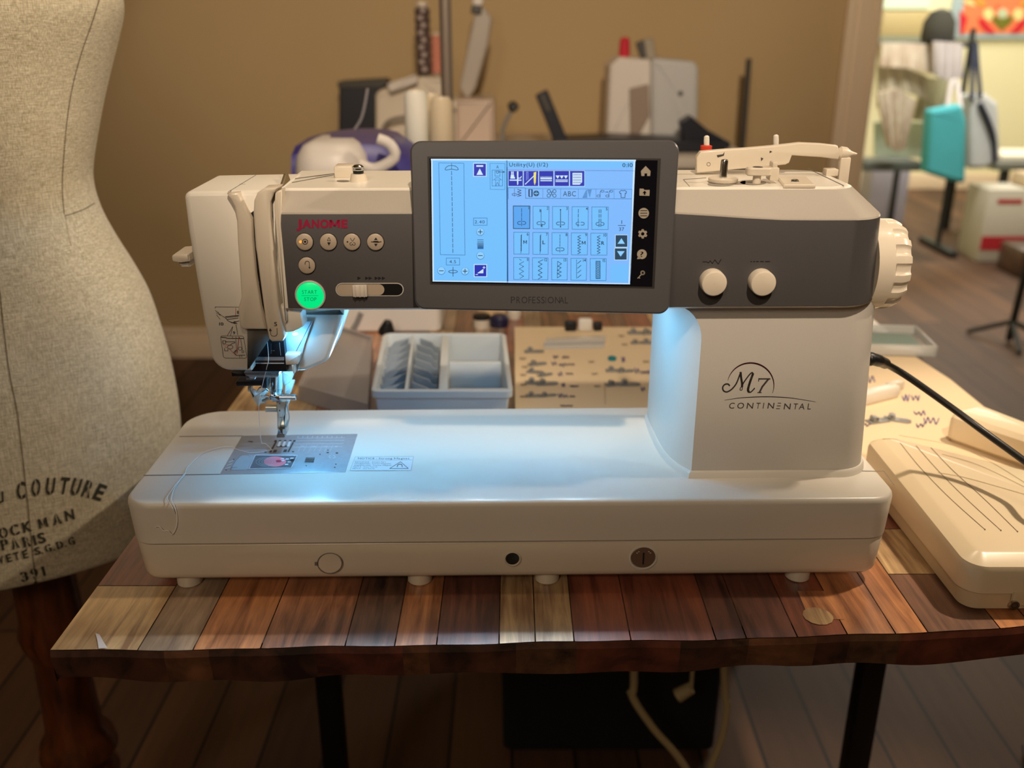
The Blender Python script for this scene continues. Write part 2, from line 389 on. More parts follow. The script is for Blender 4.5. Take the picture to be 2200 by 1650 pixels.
# small butterfly patch, pale chip
b.m(WD[4]); b.poly([(.238, .628, TZ+.0003), (.266, .628, TZ+.0003), (.270, .668, TZ+.0003), (.240, .668, TZ+.0003)])
b.m(WD[2]); b.poly([Vector((.246+.012*math.cos(a*.5), .632+.012*math.sin(a*.5), TZ+.0006)) for a in range(13)])
b.build('table_top', table, fixn=False)
M_CHIP = mat('pale_chip', rgb(206, 200, 200), .6)
b = MB(M_CHIP); b.poly([at(*p, Z=TZ+.0006) for p in ((205, 1360), (214, 1363), (222, 1378), (231, 1392), (212, 1393), (209, 1375))])
b.build('scuff', table, fixn=False)
M_LEG = mat('black_steel', rgb(14, 13, 13), .5, .3)
for lx, ly in ((-.245, 1.02), (.476, 1.02), (-.245, 1.62), (.476, 1.62)):
    MB(M_LEG).box((lx, ly, (TZ-top_th-.004)/2), (.03, .03, TZ-top_th-.004), .002).build('leg', table)
# ------------------------------------------------------------------ the sewing machine (its own frame: x right, y back, z up, bed top at .083)
mach = thing('sewing_machine', 'large white and grey computerised sewing machine with a lit blue touch screen', 'sewing machine', MM.translation, math.radians(.9))
BZ = .083
I3 = lambda u, v, w_: (u, v, w_)
bo = arc_poly([(-.315, 0, .022), (.316, 0, .022), (.316, .2, .02), (-.315, .196, .034)], 8)
MB(M_WHITE).slab(bo, [(.0035, .0445), (.0018, .0455), (.001, .060), (0, .078), (.0006, .0808), (.0018, .0824), (.0036, BZ)], I3).build('bed', mach, .9)
MB(M_CREAM).slab(bo, [(.014, .0075), (.0085, .0085), (.0058, .0115), (.005, .015), (.0026, .0425), (.0032, .0434), (.006, .0436), (.006, .046)], I3).build('base', mach, .9)
for px in (410, 903, 1175, 1710):
    x = ml(px, 1262, y=.02).x
    MB(M_CREAM).lathe([(.0095, -.003), (.0105, -.002), (.0105, .012)], (x, .021, 0), (0, 0, 1), 24).build('foot', mach)
FRONT = lambda y: (lambda px, py: ml(px, py, y=y))
NY = Vector((0, -1, 0)); NZ = Vector((0, 0, 1))
M_SEAM = mat('seam_shadow_gap', rgb(120, 116, 110), .7)
b = MB(M_SEAM); d = Dec(b, FRONT(.0032), NY, lift=.0003)
d.ring(709, 1210, 27, 1.6, 22, 40); d.rect(676, 1207, 683, 1215)
b.m(M_CREAM); d.l(1).disc(709, 1210, 25, 20, 40)
b.build('access_cap', mach, fixn=False)
c = ml(1101, 1200, y=.0035)
b = MB(M_CREAM); b.lathe([(.0072, .0032), (.0072, -.0008), (.0062, -.0012), (.0056, -.0004)], c, (0, 1, 0), 32, False, False)
b.m(M_BLACK).lathe([(.0057, -.0004), (.0045, -.0002), (1e-4, -.0001)], c, (0, 1, 0), 24, False, False)
b.build('lifter_socket', mach)
M_DIALBR = mat('brown_dial', rgb(112, 88, 74), .5)
c = ml(1382, 1197, y=.0035)
b = MB(M_WHITE); b.lathe([(.0118, .003), (.0118, -.0006), (.0108, -.0008), (.0104, .0004)], c, (0, 1, 0), 36, False, False)
b.m(M_DIALBR).lathe([(.0102, .0003), (.0094, -.0008), (1e-4, -.0009)], c, (0, 1, 0), 36, False, False)
b.m(M_INK).box(c+Vector((0, -.0010, -.0008)), (.0013, .0004, .011)); b.m(M_CREAM)
for a in (40, 55, 125, 140): b.box(c+Vector((.0072*math.cos(math.radians(a)), -.0011, .0072*math.sin(math.radians(a)))), (.0013, .0003, .0006))
b.build('balance_dial', mach)

# --- bed top: seams, plate, sticker
BED = lambda px, py: ml(px, py, z=BZ)
b = MB(M_SEAM); d = Dec(b, BED, NZ, lift=.0002)
d.line([(386, 938), (522, 936.5)], 1.1); d.line([(309, 1021.5), (474, 1019.5)], 1.7)
d.line([(1846, 1012), (1899, 1013)], 1.2); d.line([(1899, 1013), (1921, 1043)], 1.2)
b.build('bed_seam_marking', mach, fixn=False)
plate = MB(M_STEEL).slab([tuple(ml(*p, z=BZ).xy) for p in ((472, 1020), (742, 1015), (768, 933), (520, 937))], [(0, BZ-.001), (0, BZ+.0003), (.0006, BZ+.0007)], I3).build('needle_plate', mach)
M_ETCH = mat('etched_white', rgb(226, 232, 236), .5); M_PINK = mat('pink_bobbin', rgb(236, 124, 136), .4); M_CLR = mat('clear_cover', rgb(170, 178, 184), .12, coat=.5)
b = MB(M_ETCH); d = Dec(b, lambda px, py: ml(px, py, z=BZ+.0007), NZ, 450, 900, 4.4, .00015)
for y, x0, x1 in ((184, 835, 1280), (207, 815, 1272), (238, 800, 1265), (268, 790, 1255)): d.line([(x0, y), (x1, y-4)], 2.6)
for k in range(7): d.line([(868+k*52-k*2, 250), (838+k*52-k*2, 308)], 2)
for k in range(10): d.line([(840+k*46, 166), (834+k*46, 176)], 5)
for k, t in enumerate(('10', '15', '20', '30')): d.text(t, 870+k*105, 268, 13, 26)
for y in (240, 275, 300): d.line([(280, y), (590, y-10)], 1.6)
for k in range(3): d.line([(150-k*3+k*20, 470-k*30), (200+k*12, 455-k*30)], 5)
d.m(M_INK2)
for x in (622, 663, 712, 760, 800): d.l(1).poly([(x-14, 218), (x+10, 218), (x+18, 202), (x-4, 202)])
for x, y in ((615, 305), (712, 302)): d.poly([(x-18, y+14), (x+14, y+14), (x+26, y-12), (x-4, y-12)])
for x, y in ((530, 316), (790, 312), (1118, 320), (1205, 325)): d.disc(x, y, 13, 6)
d.poly([(566, 318), (584, 318), (640, 215), (622, 215)]).poly([(735, 316), (752, 316), (800, 222), (786, 222)])
d.poly([(630, 268), (735, 266), (742, 252), (640, 254)])
for k in range(9): d.poly([(898+k*10, 416), (904+k*10, 416), (920+k*9.5, 366), (914+k*9.5, 366)])
d.rect(905, 385, 990, 389).rect(900, 402, 985, 406)
for x, y in ((230, 385), (158, 485), (1195, 430), (1185, 460), (1120, 297), (1045, 337), (915, 444)): d.disc(x, y, 7, 5)
d.poly([(362, 216), (405, 222), (415, 214), (372, 210)])
d.m(M_ETCH)
for x in (650, 695, 742): d.l(2).poly([(x-10, 262), (x+14, 262), (x+30, 214), (x+8, 214)])
d.arc(1150, 360, 20, 100, 260, 3, 12).arc(1165, 360, 24, -80, 80, 3, 14)
b.build('plate_marking', plate, fixn=False)
b = MB(M_CLR); d = Dec(b, lambda px, py: ml(px, py, z=BZ+.0007), NZ, 450, 900, 4.4, .0004)
d.poly([(195, 487), (360, 484), (430, 342), (330, 346), (290, 356), (245, 400)])
d.m(M_INK2).l(1).line([(197, 487), (248, 400), (292, 354), (345, 344), (390, 360)], 2.6).line([(205, 464), (262, 463)], 3)
d.m(mat('cover_tint', rgb(96, 104, 112), .12, coat=.5)).l(1).poly([(375, 476), (770, 468), (830, 350), (435, 345)])
d.m(M_ETCH).l(2).line([(375, 476), (435, 346), (830, 350), (772, 468)], 5, True)
d.m(M_PINK).l(3).disc(620, 408, 105, 48, 36).m(M_CLR).l(4)
for r in (14, 36, 58, 80): d.ring(540, 412, r*1.25, 3.4, r*.5, 30)
d.m(mat('deep_pink', rgb(176, 52, 74), .4)).disc(655, 405, 28, 12).m(M_ETCH)
for x, y in ((690, 382), (735, 385), (780, 378), (755, 412), (730, 436), (695, 400)): d.poly([(x-18, y+5), (x+14, y+4), (x+18, y-5), (x-12, y-4)])
d.m(M_INK).poly([(760, 405), (800, 404), (808, 382), (772, 384)])
b.build('bobbin_cover', plate, fixn=False)
M_STK = mat('sticker_film', rgb(222, 224, 224), .3)
b = MB(M_STK); d = Dec(b, BED, NZ, 450, 900, 4.4, .00025)
d.poly([(1328, 492), (1905, 490), (1930, 358), (1378, 362)]).m(M_INK2).l(1)
d.line([(1328, 492), (1905, 490), (1930, 358), (1378, 362)], 1.6, True).line([(1368, 394), (1918, 390)], 1.6)
d.text('NOTICE : Strong Magnet', 1404, 384, 15, 486, .01)
for k, (t, x, w_) in enumerate((('REMARQUE : Aimant fort', 1376, 290), ('OPMERKING : Sterke Magneet', 1371, 345), ('ANMERKUNG : Starker Magnet', 1366, 355), ('NOTA : Iman fuerte', 1360, 226), ('NOTA : Ima Forte', 1354, 206))):
    d.text(t, x, 414+k*15.6, 8.5, w_, .012)
d.line([(1806, 408), (1704, 472), (1880, 471)], 5, True).arc(1800, 440, 20, 180, 360, 7, 9).line([(1780, 440), (1774, 456)], 7).line([(1820, 440), (1822, 456)], 7)
b.build('notice_sticker', mach, fixn=False)

# --- column
TYF = .041; AY = .028
zA0 = ml(1650, 668, y=AY).z; zA1 = ml(1650, 657.5, y=AY).z
xL = ml(1486, 1029, z=BZ).x; xRb = ml(1838, 1015, y=TYF+.03).x; xRt = ml(1865, 690, y=TYF+.03).x
lx = [(.0, xL), (.006, xL-.0045), (.014, xL-.009), (.026, xL-.0135), (.042, xL-.0165), (.062, xL-.0182), (.09, xL-.019), (.125, xL-.0185)]
def col_ring(z, k, fl=0, out=0):
    xr = xRb+(xRt-xRb)*k; r = .027; p = []
    for dy, x in lx[::-1]: p.append((x-fl-out, TYF+dy-(out if dy == 0 else 0), z))
    n = 10
    p += [(xL+(xr-r-xL)*j/6-(fl*(1-j/6)), TYF-out, z) for j in range(1, 7)]
    p += [(xr-r+(r+out)*math.sin(PI/2*j/n), TYF+r-(r+out)*math.cos(PI/2*j/n), z) for j in range(1, n+1)]
    p += [(xr+out, TYF+.10, z), (xr-.01+out, TYF+.125, z)]
    return p
zf = ml(1506, 732, y=TYF).z; R = zA0+.0015-zf
rg = []
for k in range(9): z = BZ+(zf-BZ)*k/8; rg.append(col_ring(z, (z-BZ)/(zA0-BZ)))
for k in range(1, 9):
    a = PI/2*k/8; z = zf+R*math.sin(a); rg.append(col_ring(z, (z-BZ)/(zA0-BZ), .026*(1-math.cos(a))))
b = MB(M_WHITE); b.rings(rg, False, False)
b.bm.normal_update(); b.m(M_SILVER)
for fc in b.bm.faces:
    c = fc.calc_center_median(); nn = fc.normal
    if abs(c.y-TYF) < .0006 or c.x > xL+.05: fc.material_index = b.mi
column = b.build('column', mach, .5)
b = MB(M_WHITE); b.rings([col_ring(BZ-.001, 0, 0, .0028), col_ring(BZ+.0045, 0, 0, .0022), col_ring(BZ+.0062, 0, 0, .0008), col_ring(BZ+.0062, 0, 0, -.002)], False, False)
b.build('column_skirt', mach)
CF = FRONT(TYF)
b = MB(M_INK2); d = Dec(b, CF, NY, 1500, 750, 7.333, .0002)
M_ARC = mat('dark_crimson_print', rgb(58, 10, 22), .5); d.m(M_ARC)
def taper(pts, w0, w1):
    n = len(pts)-1
    for k in range(n): d.line([pts[k], pts[k+1]], w0+(w1-w0)*math.sin(PI*(k+.5)/n))
taper(d.ell(825, 570, 367, 353, 44, math.radians(193), math.radians(380)), 6, 24)
d.m(M_INK); taper([(x, y) for x, y in spline([(415, 803, 0), (700, 764, 0), (1080, 750, 0), (1450, 768, 0), (1848, 830, 0)][0:5] and [Vector((415, 803)), Vector((700, 764)), Vector((1080, 750)), Vector((1450, 768)), Vector((1848, 830))], 8)], 4, 13)
def S(pts, w_):
    q = spline([Vector(p) for p in pts], 7)
    if isinstance(w_, tuple): taper([tuple(v) for v in q], *w_)
    else: d.line([tuple(v) for v in q], w_)
d.m(M_INK2)
S([(492, 575), (470, 550), (420, 556), (386, 600), (400, 655), (455, 672), (530, 628), (600, 540), (648, 420), (668, 368)], 22)
S([(668, 368), (676, 450), (690, 540), (690, 590)], 34); S([(690, 590), (692, 635), (672, 648), (658, 636), (668, 606), (690, 580)], 12)
S([(690, 580), (720, 520), (800, 410), (845, 370), (862, 382)], 20)
S([(868, 385), (820, 510), (782, 620), (790, 672), (830, 674), (888, 616)], 18); S([(862, 388), (815, 520), (785, 630), (795, 672)], 36)
d.line([(955, 468), (1130, 468)], 22).line([(955, 468), (950, 505)], 14).line([(1100, 478), (1010, 590), (965, 680)], 28).line([(935, 684), (995, 684)], 14)
for ch, x, w_ in zip('CONTIN', (480, 608, 760, 905, 1014, 1088), (84, 108, 100, 66, 13, 100)): d.text(ch, x, 935, 90, w_, .005, .16)
for k, (x0, x1) in enumerate(((1256, 1302), (1242, 1296), (1230, 1282))): d.line([(x0, 850+k*43), (x1, 851+k*43)], 11)
for ch, x, w_ in zip('NTAL', (1344, 1492, 1580, 1718), (104, 66, 92, 52)): d.text(ch, x, 948, 92, w_, .005, .16)
b.build('column_lettering', column, fixn=False)

# --- arm
zA2 = ml(800, 457, y=AY).z; zA3 = ml(800, 408, y=AY+.016).z; AB = ml(900, 367, z=zA3+.001).y
xl = ml(600, 560, y=AY).x; xp = ml(603, 480, y=AY).x
xrT = ml(1885, 463, y=AY+.03).x; xrB = ml(1866, 655, y=AY+.03).x
def arm_ring(z, f, ix=0, r=.03, dz=None):
    k = (z-zA0)/(zA2-zA0); xr = xrB+(xrT-xrB)*min(k, 1)-ix; n = 10
    p = [(xl, f), (xp, f)]+[(xp+(xr-r-xp)*j/16, f) for j in range(1, 17)]
    p += [(xr-r+r*math.sin(PI/2*j/n), f+r-r*math.cos(PI/2*j/n)) for j in range(1, n+1)]
    p += [(xr, AB-.02), (xr-.006, AB-.006), (xr-.02, AB), (xp, AB), (xl, AB)]
    sm = lambda t: max(0, min(1, t))**2*(3-2*max(0, min(1, t)))
    return [(x, y, z-((.0058*sm((x-.10)/.12)) if dz else 0)) for x, y in p]
b = MB(M_WHITE)
rs = [arm_ring(zA0, AY+.012), arm_ring(zA0+.0004, AY+.007), arm_ring(zA0+.0030, AY+.0012), arm_ring(zA1-.0002, AY+.0012), arm_ring(zA1, AY), arm_ring(zA2-.001, AY, dz=1), arm_ring(zA2+.0004, AY+.0005, .0004, dz=1),
      arm_ring(zA3-.0004, AY+.0155, .022, .022), arm_ring(zA3, AY+.0165, .0235, .022), arm_ring(zA3+.0001, AY+.0172, .0245, .022), arm_ring(zA3+.0012, AY+.0185, .026, .021)]
b.rings(rs); b.bm.normal_update()
ig = b.m(M_GREY).mi; isv = b.m(M_SILVER_DIM).mi
for fc in b.bm.faces:
    c = fc.calc_center_median()
    if c.x < xp-.001 or len(fc.verts) > 4 or c.y > AB-.025: continue
    if zA1-.0001 < c.z < zA2-.0006 and fc.normal.z < .3 and c.z < zA2-.02: fc.material_index = ig
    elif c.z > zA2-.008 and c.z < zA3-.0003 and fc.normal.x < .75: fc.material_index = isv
arm = b.build('arm', mach, .35)
TOPZ = zA3+.0012; TOP = lambda px, py: ml(px, py, z=TOPZ)
b = MB(M_SEAM); d = Dec(b, TOP, NZ, 1400, 270, 3.667, .0002)
d.line([(1235, 340), (1515, 474)], 5).line([(250, 425), (300, 480)], 3).line([(250, 425), (430, 412)], 3)
d.m(mat('recess_grey', rgb(150, 142, 132), .5)).l(1).disc(545, 462, 105, 17).disc(800, 450, 105, 18)
d.poly([(650, 440), (740, 436), (740, 462), (650, 465)])
d.view(350, 280, 4).m(M_SEAM).line([(1110, 420), (1480, 372)], 5).line([(1110, 450), (1480, 382)], 4)
d.m(mat('recess_grey_deep', rgb(128, 120, 108), .5)).disc(1548, 437, 55, 8)
b.build('arm_seam_marking', arm, fixn=False)
AFH = FRONT(AY)
b = MB(M_RED); d = Dec(b, AFH, NY, 350, 280, 4, .0002)
for ch, x, w_ in zip('JANOME', (1146, 1196, 1278, 1350, 1428, 1532), (48, 80, 66, 76, 96, 56)): d.text(ch, x, 837, 68, w_, .045)
d.m(M_INK)
for x in (1672, 1738, 1768, 1820, 1850, 1882): d.poly([(x, 1256), (x+30, 1270), (x, 1286)])
d.view(1400, 270, 3.667).line([(403, 1072), (432, 1072), (448, 1080), (462, 1064), (478, 1086), (498, 1056), (524, 1090), (547, 1052)], 5.5)
for x0, x1 in ((780, 788), (802, 812), (824, 842), (856, 880), (896, 930)): d.line([(x0, 1070), (x1, 1070)], 7)
b.build('arm_lettering', arm, fixn=False)

# --- buttons
M_BTN = mat('button_plastic', rgb(178, 162, 144), .4)
def button(px, py, rp, name='button', m=M_BTN, h=.002):
    c = ml(px, py, y=AY); r = rp*.71/2000
    b = MB(M_BLACK); b.lathe([(r*1.07, .0004), (r*1.07, -.0003)], c, (0, 1, 0), 36)
    b.m(m).lathe([(r, .0002), (r, -h+.0004), (r-.0006, -h), (1e-4, -h)], c, (0, 1, 0), 36, False, False)
    return b, Dec(b, FRONT(AY-h), NY, 350, 280, 4, .00012)
b, d = button(655, 519, 17.5); d.m(M_INK).disc(1222, 957, 10).ring(1222, 957, 22, 6); d.m(emi('orange_led', rgb(255, 150, 50), 1.6)).disc(1182, 958, 12); b.build('button', mach)
b, d = button(706, 519, 17.5); d.m(M_INK).poly([(1412, 962), (1442, 962), (1427, 992)]).line([(1413, 948), (1441, 948), (1427, 920)], 4, True); b.build('button', mach)
b, d = button(756.5, 519, 17.5); d.m(M_INK).disc(1586, 958, 7).line([(1610, 925), (1627, 952)], 4).line([(1648, 925), (1632, 952)], 4).arc(1618, 976, 11, 0, 290, 4).arc(1642, 976, 11, -110, 180, 4); b.build('button', mach)
b, d = button(807, 519, 17.5); d.m(M_INK).line([(1790, 958), (1850, 962), (1876, 956)], 7).poly([(1814, 942), (1846, 942), (1830, 920)]).poly([(1814, 974), (1846, 974), (1830, 998)]).rect(1808, 950, 1852, 960); b.build('button', mach)
b, d = button(660, 569.5, 17.5); d.m(M_INK).arc(1240, 1142, 18, 180, 360, 5).line([(1222, 1142), (1222, 1152)], 5).line([(1258, 1142), (1260, 1178)], 5).poly([(1250, 1174), (1268, 1174), (1262, 1192)]); b.build('button', mach)
M_GREEN = mat('green_lit_button', rgb(0, 120, 70), .3, emit=rgb(0, 234, 132), strength=.92)
c = ml(667, 634, y=AY); r = .0101
b = MB(M_SILVER); b.lathe([(r*1.16, .001), (r*1.16, -.0012), (r*1.07, -.0016), (r*1.02, -.0006)], c, (0, 1, 0), 48, False, False)
b.m(M_GREEN).lathe([(r*1.02, -.0004), (r*.99, -.0016), (r*.93, -.002), (1e-4, -.0021)], c, (0, 1, 0), 48, False, False)
d = Dec(b, FRONT(AY-.0021), NY, 350, 280, 4, .00012).m(mat('green_print', rgb(10, 96, 60), .5, emit=rgb(0, 110, 66), strength=.6))
d.text('START', 1196, 1404, 30, 128).text('STOP', 1214, 1466, 30, 106).line([(1192, 1420), (1334, 1420)], 3)
b.build('start_button', mach)
# speed slider
def pill(x0, x1, yc, r, n=10): return [(x1-r+r*math.sin(PI*k/n), yc-r*math.cos(PI*k/n)) for k in range(n+1)]+[(x0+r-r*math.sin(PI*k/n), yc+r*math.cos(PI*k/n)) for k in range(n+1)]
b = MB(M_SILVER); d = Dec(b, AFH, NY, 350, 280, 4, .0003)
d.poly(pill(1484, 2070, 1367, 57)).m(M_BLACK).l(2).poly(pill(1492, 2062, 1367, 50)).m(M_BTN).l(5).poly(pill(1494, 1904, 1368, 47))
b.build('speed_slider_track', mach, fixn=False)
c = ml(350+1697/4, 280+1372/4, y=AY)
b = MB(mat('clear_slider', rgb(214, 204, 192), .15, coat=.6)); b.box(c+Vector((0, -.0022, 0)), (.0112, .0034, .0094), .0008)
for k in (-1, 0, 1): b.box(c+Vector((k*.0034, -.0042, 0)), (.0008, .0014, .0092), .0003)
b.build('speed_slider', mach)

# --- stitch dials
for px in (1529, 1633.5):
    c = ml(px, 603, y=AY); MB(M_CREAM).lathe([(.0098, 0), (.0098, -.0085), (.0092, -.0096), (.0084, -.010), (1e-4, -.010)], c, (0, 1, 0), 48, False, False).build('dial', mach)

# --- hand wheel
hy = .074; hz = ml(1915, 566, y=hy).z; hx0 = xrB-.004; hx1 = ml(1966, 565, y=hy-.036).x; HR = .0365
NW = 240; b = MB(M_CREAM); rr = []
def wheel_r(u, a):
    base = HR*(1 if u < .70 else 1-.10*((u-.70)/.30)**1.6)
    k = (a*15/(2*PI)) % 1; s = max(0, 1-(abs(k-.5)/.30)**4) if abs(k-.5) < .30 else 0
    e = max(0, min(1, (u-.46)/.07)); e = e*e*(3-2*e)
    return base-.0022*s*e
us = [0, .3, .44, .47, .49, .51, .53, .56, .62, .7, .76, .82, .88, .93, .97, 1.0]
for u in us: rr.append([(hx0+(hx1-hx0)*u, hy+wheel_r(u, 2*PI*k/NW)*math.sin(2*PI*k/NW), hz+wheel_r(u, 2*PI*k/NW)*math.cos(2*PI*k/NW)) for k in range(NW)])
rr.append([(hx1, hy+HR*.8*math.sin(2*PI*k/NW), hz+HR*.8*math.cos(2*PI*k/NW)) for k in range(NW)])
b.rings(rr).build('hand_wheel', mach, .7)

# --- screen
s0 = ml(892, 664, y=.0105); s1 = ml(1437, 675, y=.0075); s2 = ml(881, 303, y=.033)
sn = (s1-s0).cross(s2-s0).normalized()
SH = lambda px, py: mplane(px, py, s0, sn)
out = arc_poly([(880, 302.5, 24), (1461, 300, 24), (1438, 675.5, 24), (891, 664.5, 24)], 8)
def sring(ins, dep): return [SH(*p)-sn*dep for p in inset(out, ins)]
b = MB(M_BEZEL); b.rings([sring(14, .0165), sring(3, .0150), sring(0, .0125), sring(0, .002), sring(1.2, .0007), sring(4, 0)])
screen = b.build('screen', mach, .5)
b = MB(mat('bezel_lip', rgb(44, 41, 40), .4, .3)); d = Dec(b, SH, sn, 0, 0, 1, .0001)
d.poly([(918, 336), (1420, 340.5), (1406, 620), (924, 611)])
d.m(M_GLASS).l(2).poly([(923, 340), (1413, 344.5), (1401, 616), (928, 607.5)])
d.m(M_INK).l(1)
for ch, x, w_ in zip('PROFESSIONAL', (821, 864, 903, 957, 986, 1021, 1056, 1090, 1106, 1164, 1196, 1240), (33, 30, 46, 22, 26, 28, 27, 4, 48, 36, 38, 24)):
    d.view(870, 280, 3.607).text(ch, x, 1339+(x-821)*.004, 50, w_)
b.build('glass', screen, fixn=False)
D_BG = emi('display_light_blue', rgb(112, 190, 252)); D_BG2 = emi('display_pale_blue', rgb(124, 184, 252)); D_SEL = emi('display_selected', rgb(84, 164, 240))
D_LN = emi('display_teal_line', rgb(34, 100, 160)); D_TX = emi('display_dark', rgb(14, 30, 66)); D_IC = emi('display_blue_icon', rgb(26, 44, 176)); D_W = emi('display_white', rgb(206, 232, 250))
D_TL = emi('display_dark_teal', rgb(30, 66, 92)); D_Y = emi('display_yellow', rgb(236, 224, 110)); D_BT = emi('display_button', rgb(140, 206, 255)); D_LV = emi('display_lavender', rgb(120, 136, 226))
b = MB(D_BG); d = Dec(b, SH, sn, 870, 280, 3.607, .0003); d.lw = 1.3
d.poly([(205, 225), (790, 231), (790, 1180), (217, 1170)]).m(D_BG2).poly([(792, 231), (1785, 233), (1740, 1192), (800, 1181)])
d.m(D_BG).l(1).poly([(790, 231), (1785, 233), (1783, 290), (790, 286)]).poly([(795, 312), (1400, 316), (1400, 440), (795, 440)])
d.m(D_W).l(2).line([(205, 227), (1785, 234)], 9).line([(209, 228), (220, 1168)], 8).line([(1778, 236), (1738, 1188)], 10).line([(218, 1167), (1740, 1189)], 6)
d.m(D_LN).line([(787, 232), (793, 1180)], 3).line([(793, 232), (799, 1180)], 3).line([(800, 308), (1782, 314)], 2)
# left side of the display (second close view)
d.view(900, 330, 5.689).l(3)
d.line([(243, 114), (549, 118), (564, 1240), (263, 1234)], 4, True).line([(868, 121), (1051, 122), (1050, 440), (872, 437)], 3, True)
d.box(668, 788, 834, 876, 4).box(335, 1276, 498, 1362, 4)
d.m(D_TX).line([(400, 122), (400, 194)], 4).line([(320, 196), (330, 170), (360, 150), (400, 144), (445, 152), (472, 172), (482, 196), (465, 202), (400, 190), (335, 202)], 5, True)
d.dash(400, 215, 416, 1228, 16, .72, 5)
d.text('A', 946, 182, 38, 30).text('2.40', 682, 854, 38, 122).text('4.5', 372, 1340, 38, 82)
d.m(D_LN).box(896, 202, 1022, 396, 4).box(930, 215, 990, 276, 4).line([(896, 322), (1022, 322)], 3).line([(920, 320), (940, 296), (978, 296), (1004, 320)], 4).line([(938, 325), (938, 396), (960, 350), (980, 396), (980, 325)], 4)
d.m(D_TX).ring(960, 228, 14, 4).line([(975, 225), (1046, 224)], 5).poly([(1030, 212), (1048, 224), (1030, 238)])
d.m(D_W).box(668, 118, 822, 278, 6).m(D_IC).rect(672, 124, 818, 274).m(D_W).l(4).rect(702, 142, 786, 162).poly([(744, 182), (704, 260), (784, 260)])
d.l(3).box(676, 1355, 828, 1504, 6).m(D_IC).rect(680, 1360, 824, 1500).m(D_W).l(4).poly([(712, 1462), (788, 1462), (788, 1408)]).rect(692, 1474, 722, 1482).rect(780, 1388, 812, 1396).rect(792, 1376, 800, 1408)
for cx, cy, plus in ((750, 956, 1), (752, 1247, 0), (274, 1432, 0), (564, 1437, 1)):
    d.l(3).m(D_LN).disc(cx, cy, 48).m(D_BT).l(4).disc(cx, cy-2, 44).m(D_TX).l(5).line([(cx-26, cy), (cx+26, cy)], 7)
    if plus: d.line([(cx, cy-26), (cx, cy+26)], 7)
d.l(3).m(D_TX)
for y, w_ in ((1054, 5), (1080, 6), (1104, 8), (1122, 7)): d.line([(716, y), (788, y)], w_)
d.m(D_LN).rect(716, 1130, 790, 1166).m(D_TX).line([(418, 1386), (418, 1500)], 5).ring(418, 1442, 54, 5, 16)
# right side (third close view)
d.view(1080, 330, 5.689)
d.text('Utility(U) (1/2)', 80, 158, 46, 472, .008).text('0:10', 1462, 164, 46, 126, .008)
for x0 in (70, 258, 444, 634, 822):
    d.l(3).m(D_W).rect(x0-3, 208, x0+181, 402).m(D_IC).l(4).rect(x0, 212, x0+176, 397)
d.l(5).m(D_W).rect(84, 318, 230, 332).rect(94, 286, 150, 306).rect(104, 218, 116, 286).rect(122, 218, 134, 286).rect(98, 262, 140, 290).poly([(174, 218), (192, 218), (190, 370), (182, 388), (176, 370)]).line([(192, 300), (216, 300), (228, 280)], 8)
d.m(D_LV).rect(286, 222, 296, 328).rect(304, 222, 314, 315).line([(290, 226), (310, 226)], 8).m(D_W).line([(276, 374), (392, 262)], 8).m(D_Y).poly([(378, 232), (410, 222), (404, 350), (390, 388), (380, 350)])
d.m(D_W).rect(460, 325, 602, 337).rect(460, 300, 602, 314)
for k in range(12): d.poly([(460+k*12, 302), (470+k*12, 302), (462+k*12, 274)])
d.rect(646, 318, 795, 328).rect(646, 336, 795, 346)
for k in range(3): d.poly([(646+k*50, 268), (696+k*50, 268), (671+k*50, 308)])
d.poly([(853, 236), (970, 236), (970, 350), (940, 380), (853, 380)]).m(D_IC).l(6)
for r_ in range(4):
    for k in range(9): d.rect(863+k*11, 250+r_*32, 868+k*11, 268+r_*32)
d.l(3).m(D_LN).line([(68, 556), (66, 418), (276, 420), (280, 546), (1576, 554)], 4).line([(280, 428), (1580, 437), (1555, 1590)], 3)
for x in (490, 708, 924, 1140, 1360): d.line([(x, 430), (x, 549)], 2.5)
d.m(D_TX).dash(144, 430, 144, 530, 6, .6, 4).arc(144, 500, 30, 20, 340, 4, 13).line([(180, 436), (226, 450), (180, 468), (226, 482), (180, 500), (226, 512), (180, 524)], 5)
d.box(322, 440, 358, 526, 5).dash(322, 440, 322, 526, 7, .5, 11).dash(358, 440, 358, 526, 7, .5, 11).m(D_TL).disc(410, 487, 35).m(D_BG).l(4).disc(396, 487, 11, 8).disc(424, 487, 11, 8).rect(407, 462, 413, 512).l(3)
d.m(D_TL).ring(564, 460, 20, 5).ring(632, 460, 20, 5).ring(562, 514, 20, 5).ring(632, 514, 20, 5).line([(582, 450), (614, 524)], 5).line([(614, 448), (580, 526)], 5)
d.text('ABC', 736, 522, 62, 158)
d.m(D_LN)
for k in range(7): d.line([(1028-k*7-10, 452+k*14), (1030, 452+k*14)], 6).line([(1038+k*4, 446+k*14), (1084-k*3.4, 446+k*14)], 6)
d.m(D_TX)
for x in (1190, 1298): d.line([(x, 536), (x, 470), (x+20, 450)], 4).ring(x-20, 518, 20, 4, 13).ring(x+28, 460, 20, 4, 12)
d.line([(1248, 470), (1282, 470)], 4).poly([(1274, 460), (1288, 470), (1274, 480)])
d.line([(1450, 448), (1424, 470), (1434, 490), (1444, 484), (1446, 538), (1494, 538), (1496, 484), (1506, 490), (1514, 468), (1490, 448), (1470, 456)], 5, True)
gx = [[(130, 333), (370, 567), (608, 805), (847, 1046), (1088, 1290)], [(135, 324), (368, 558), (602, 798), (838, 1037), (1076, 1276)], [(134, 323), (364, 554), (598, 790), (832, 1025), (1068, 1265)]]
gy = [(640, 916), (960, 1228), (1270, 1538)]
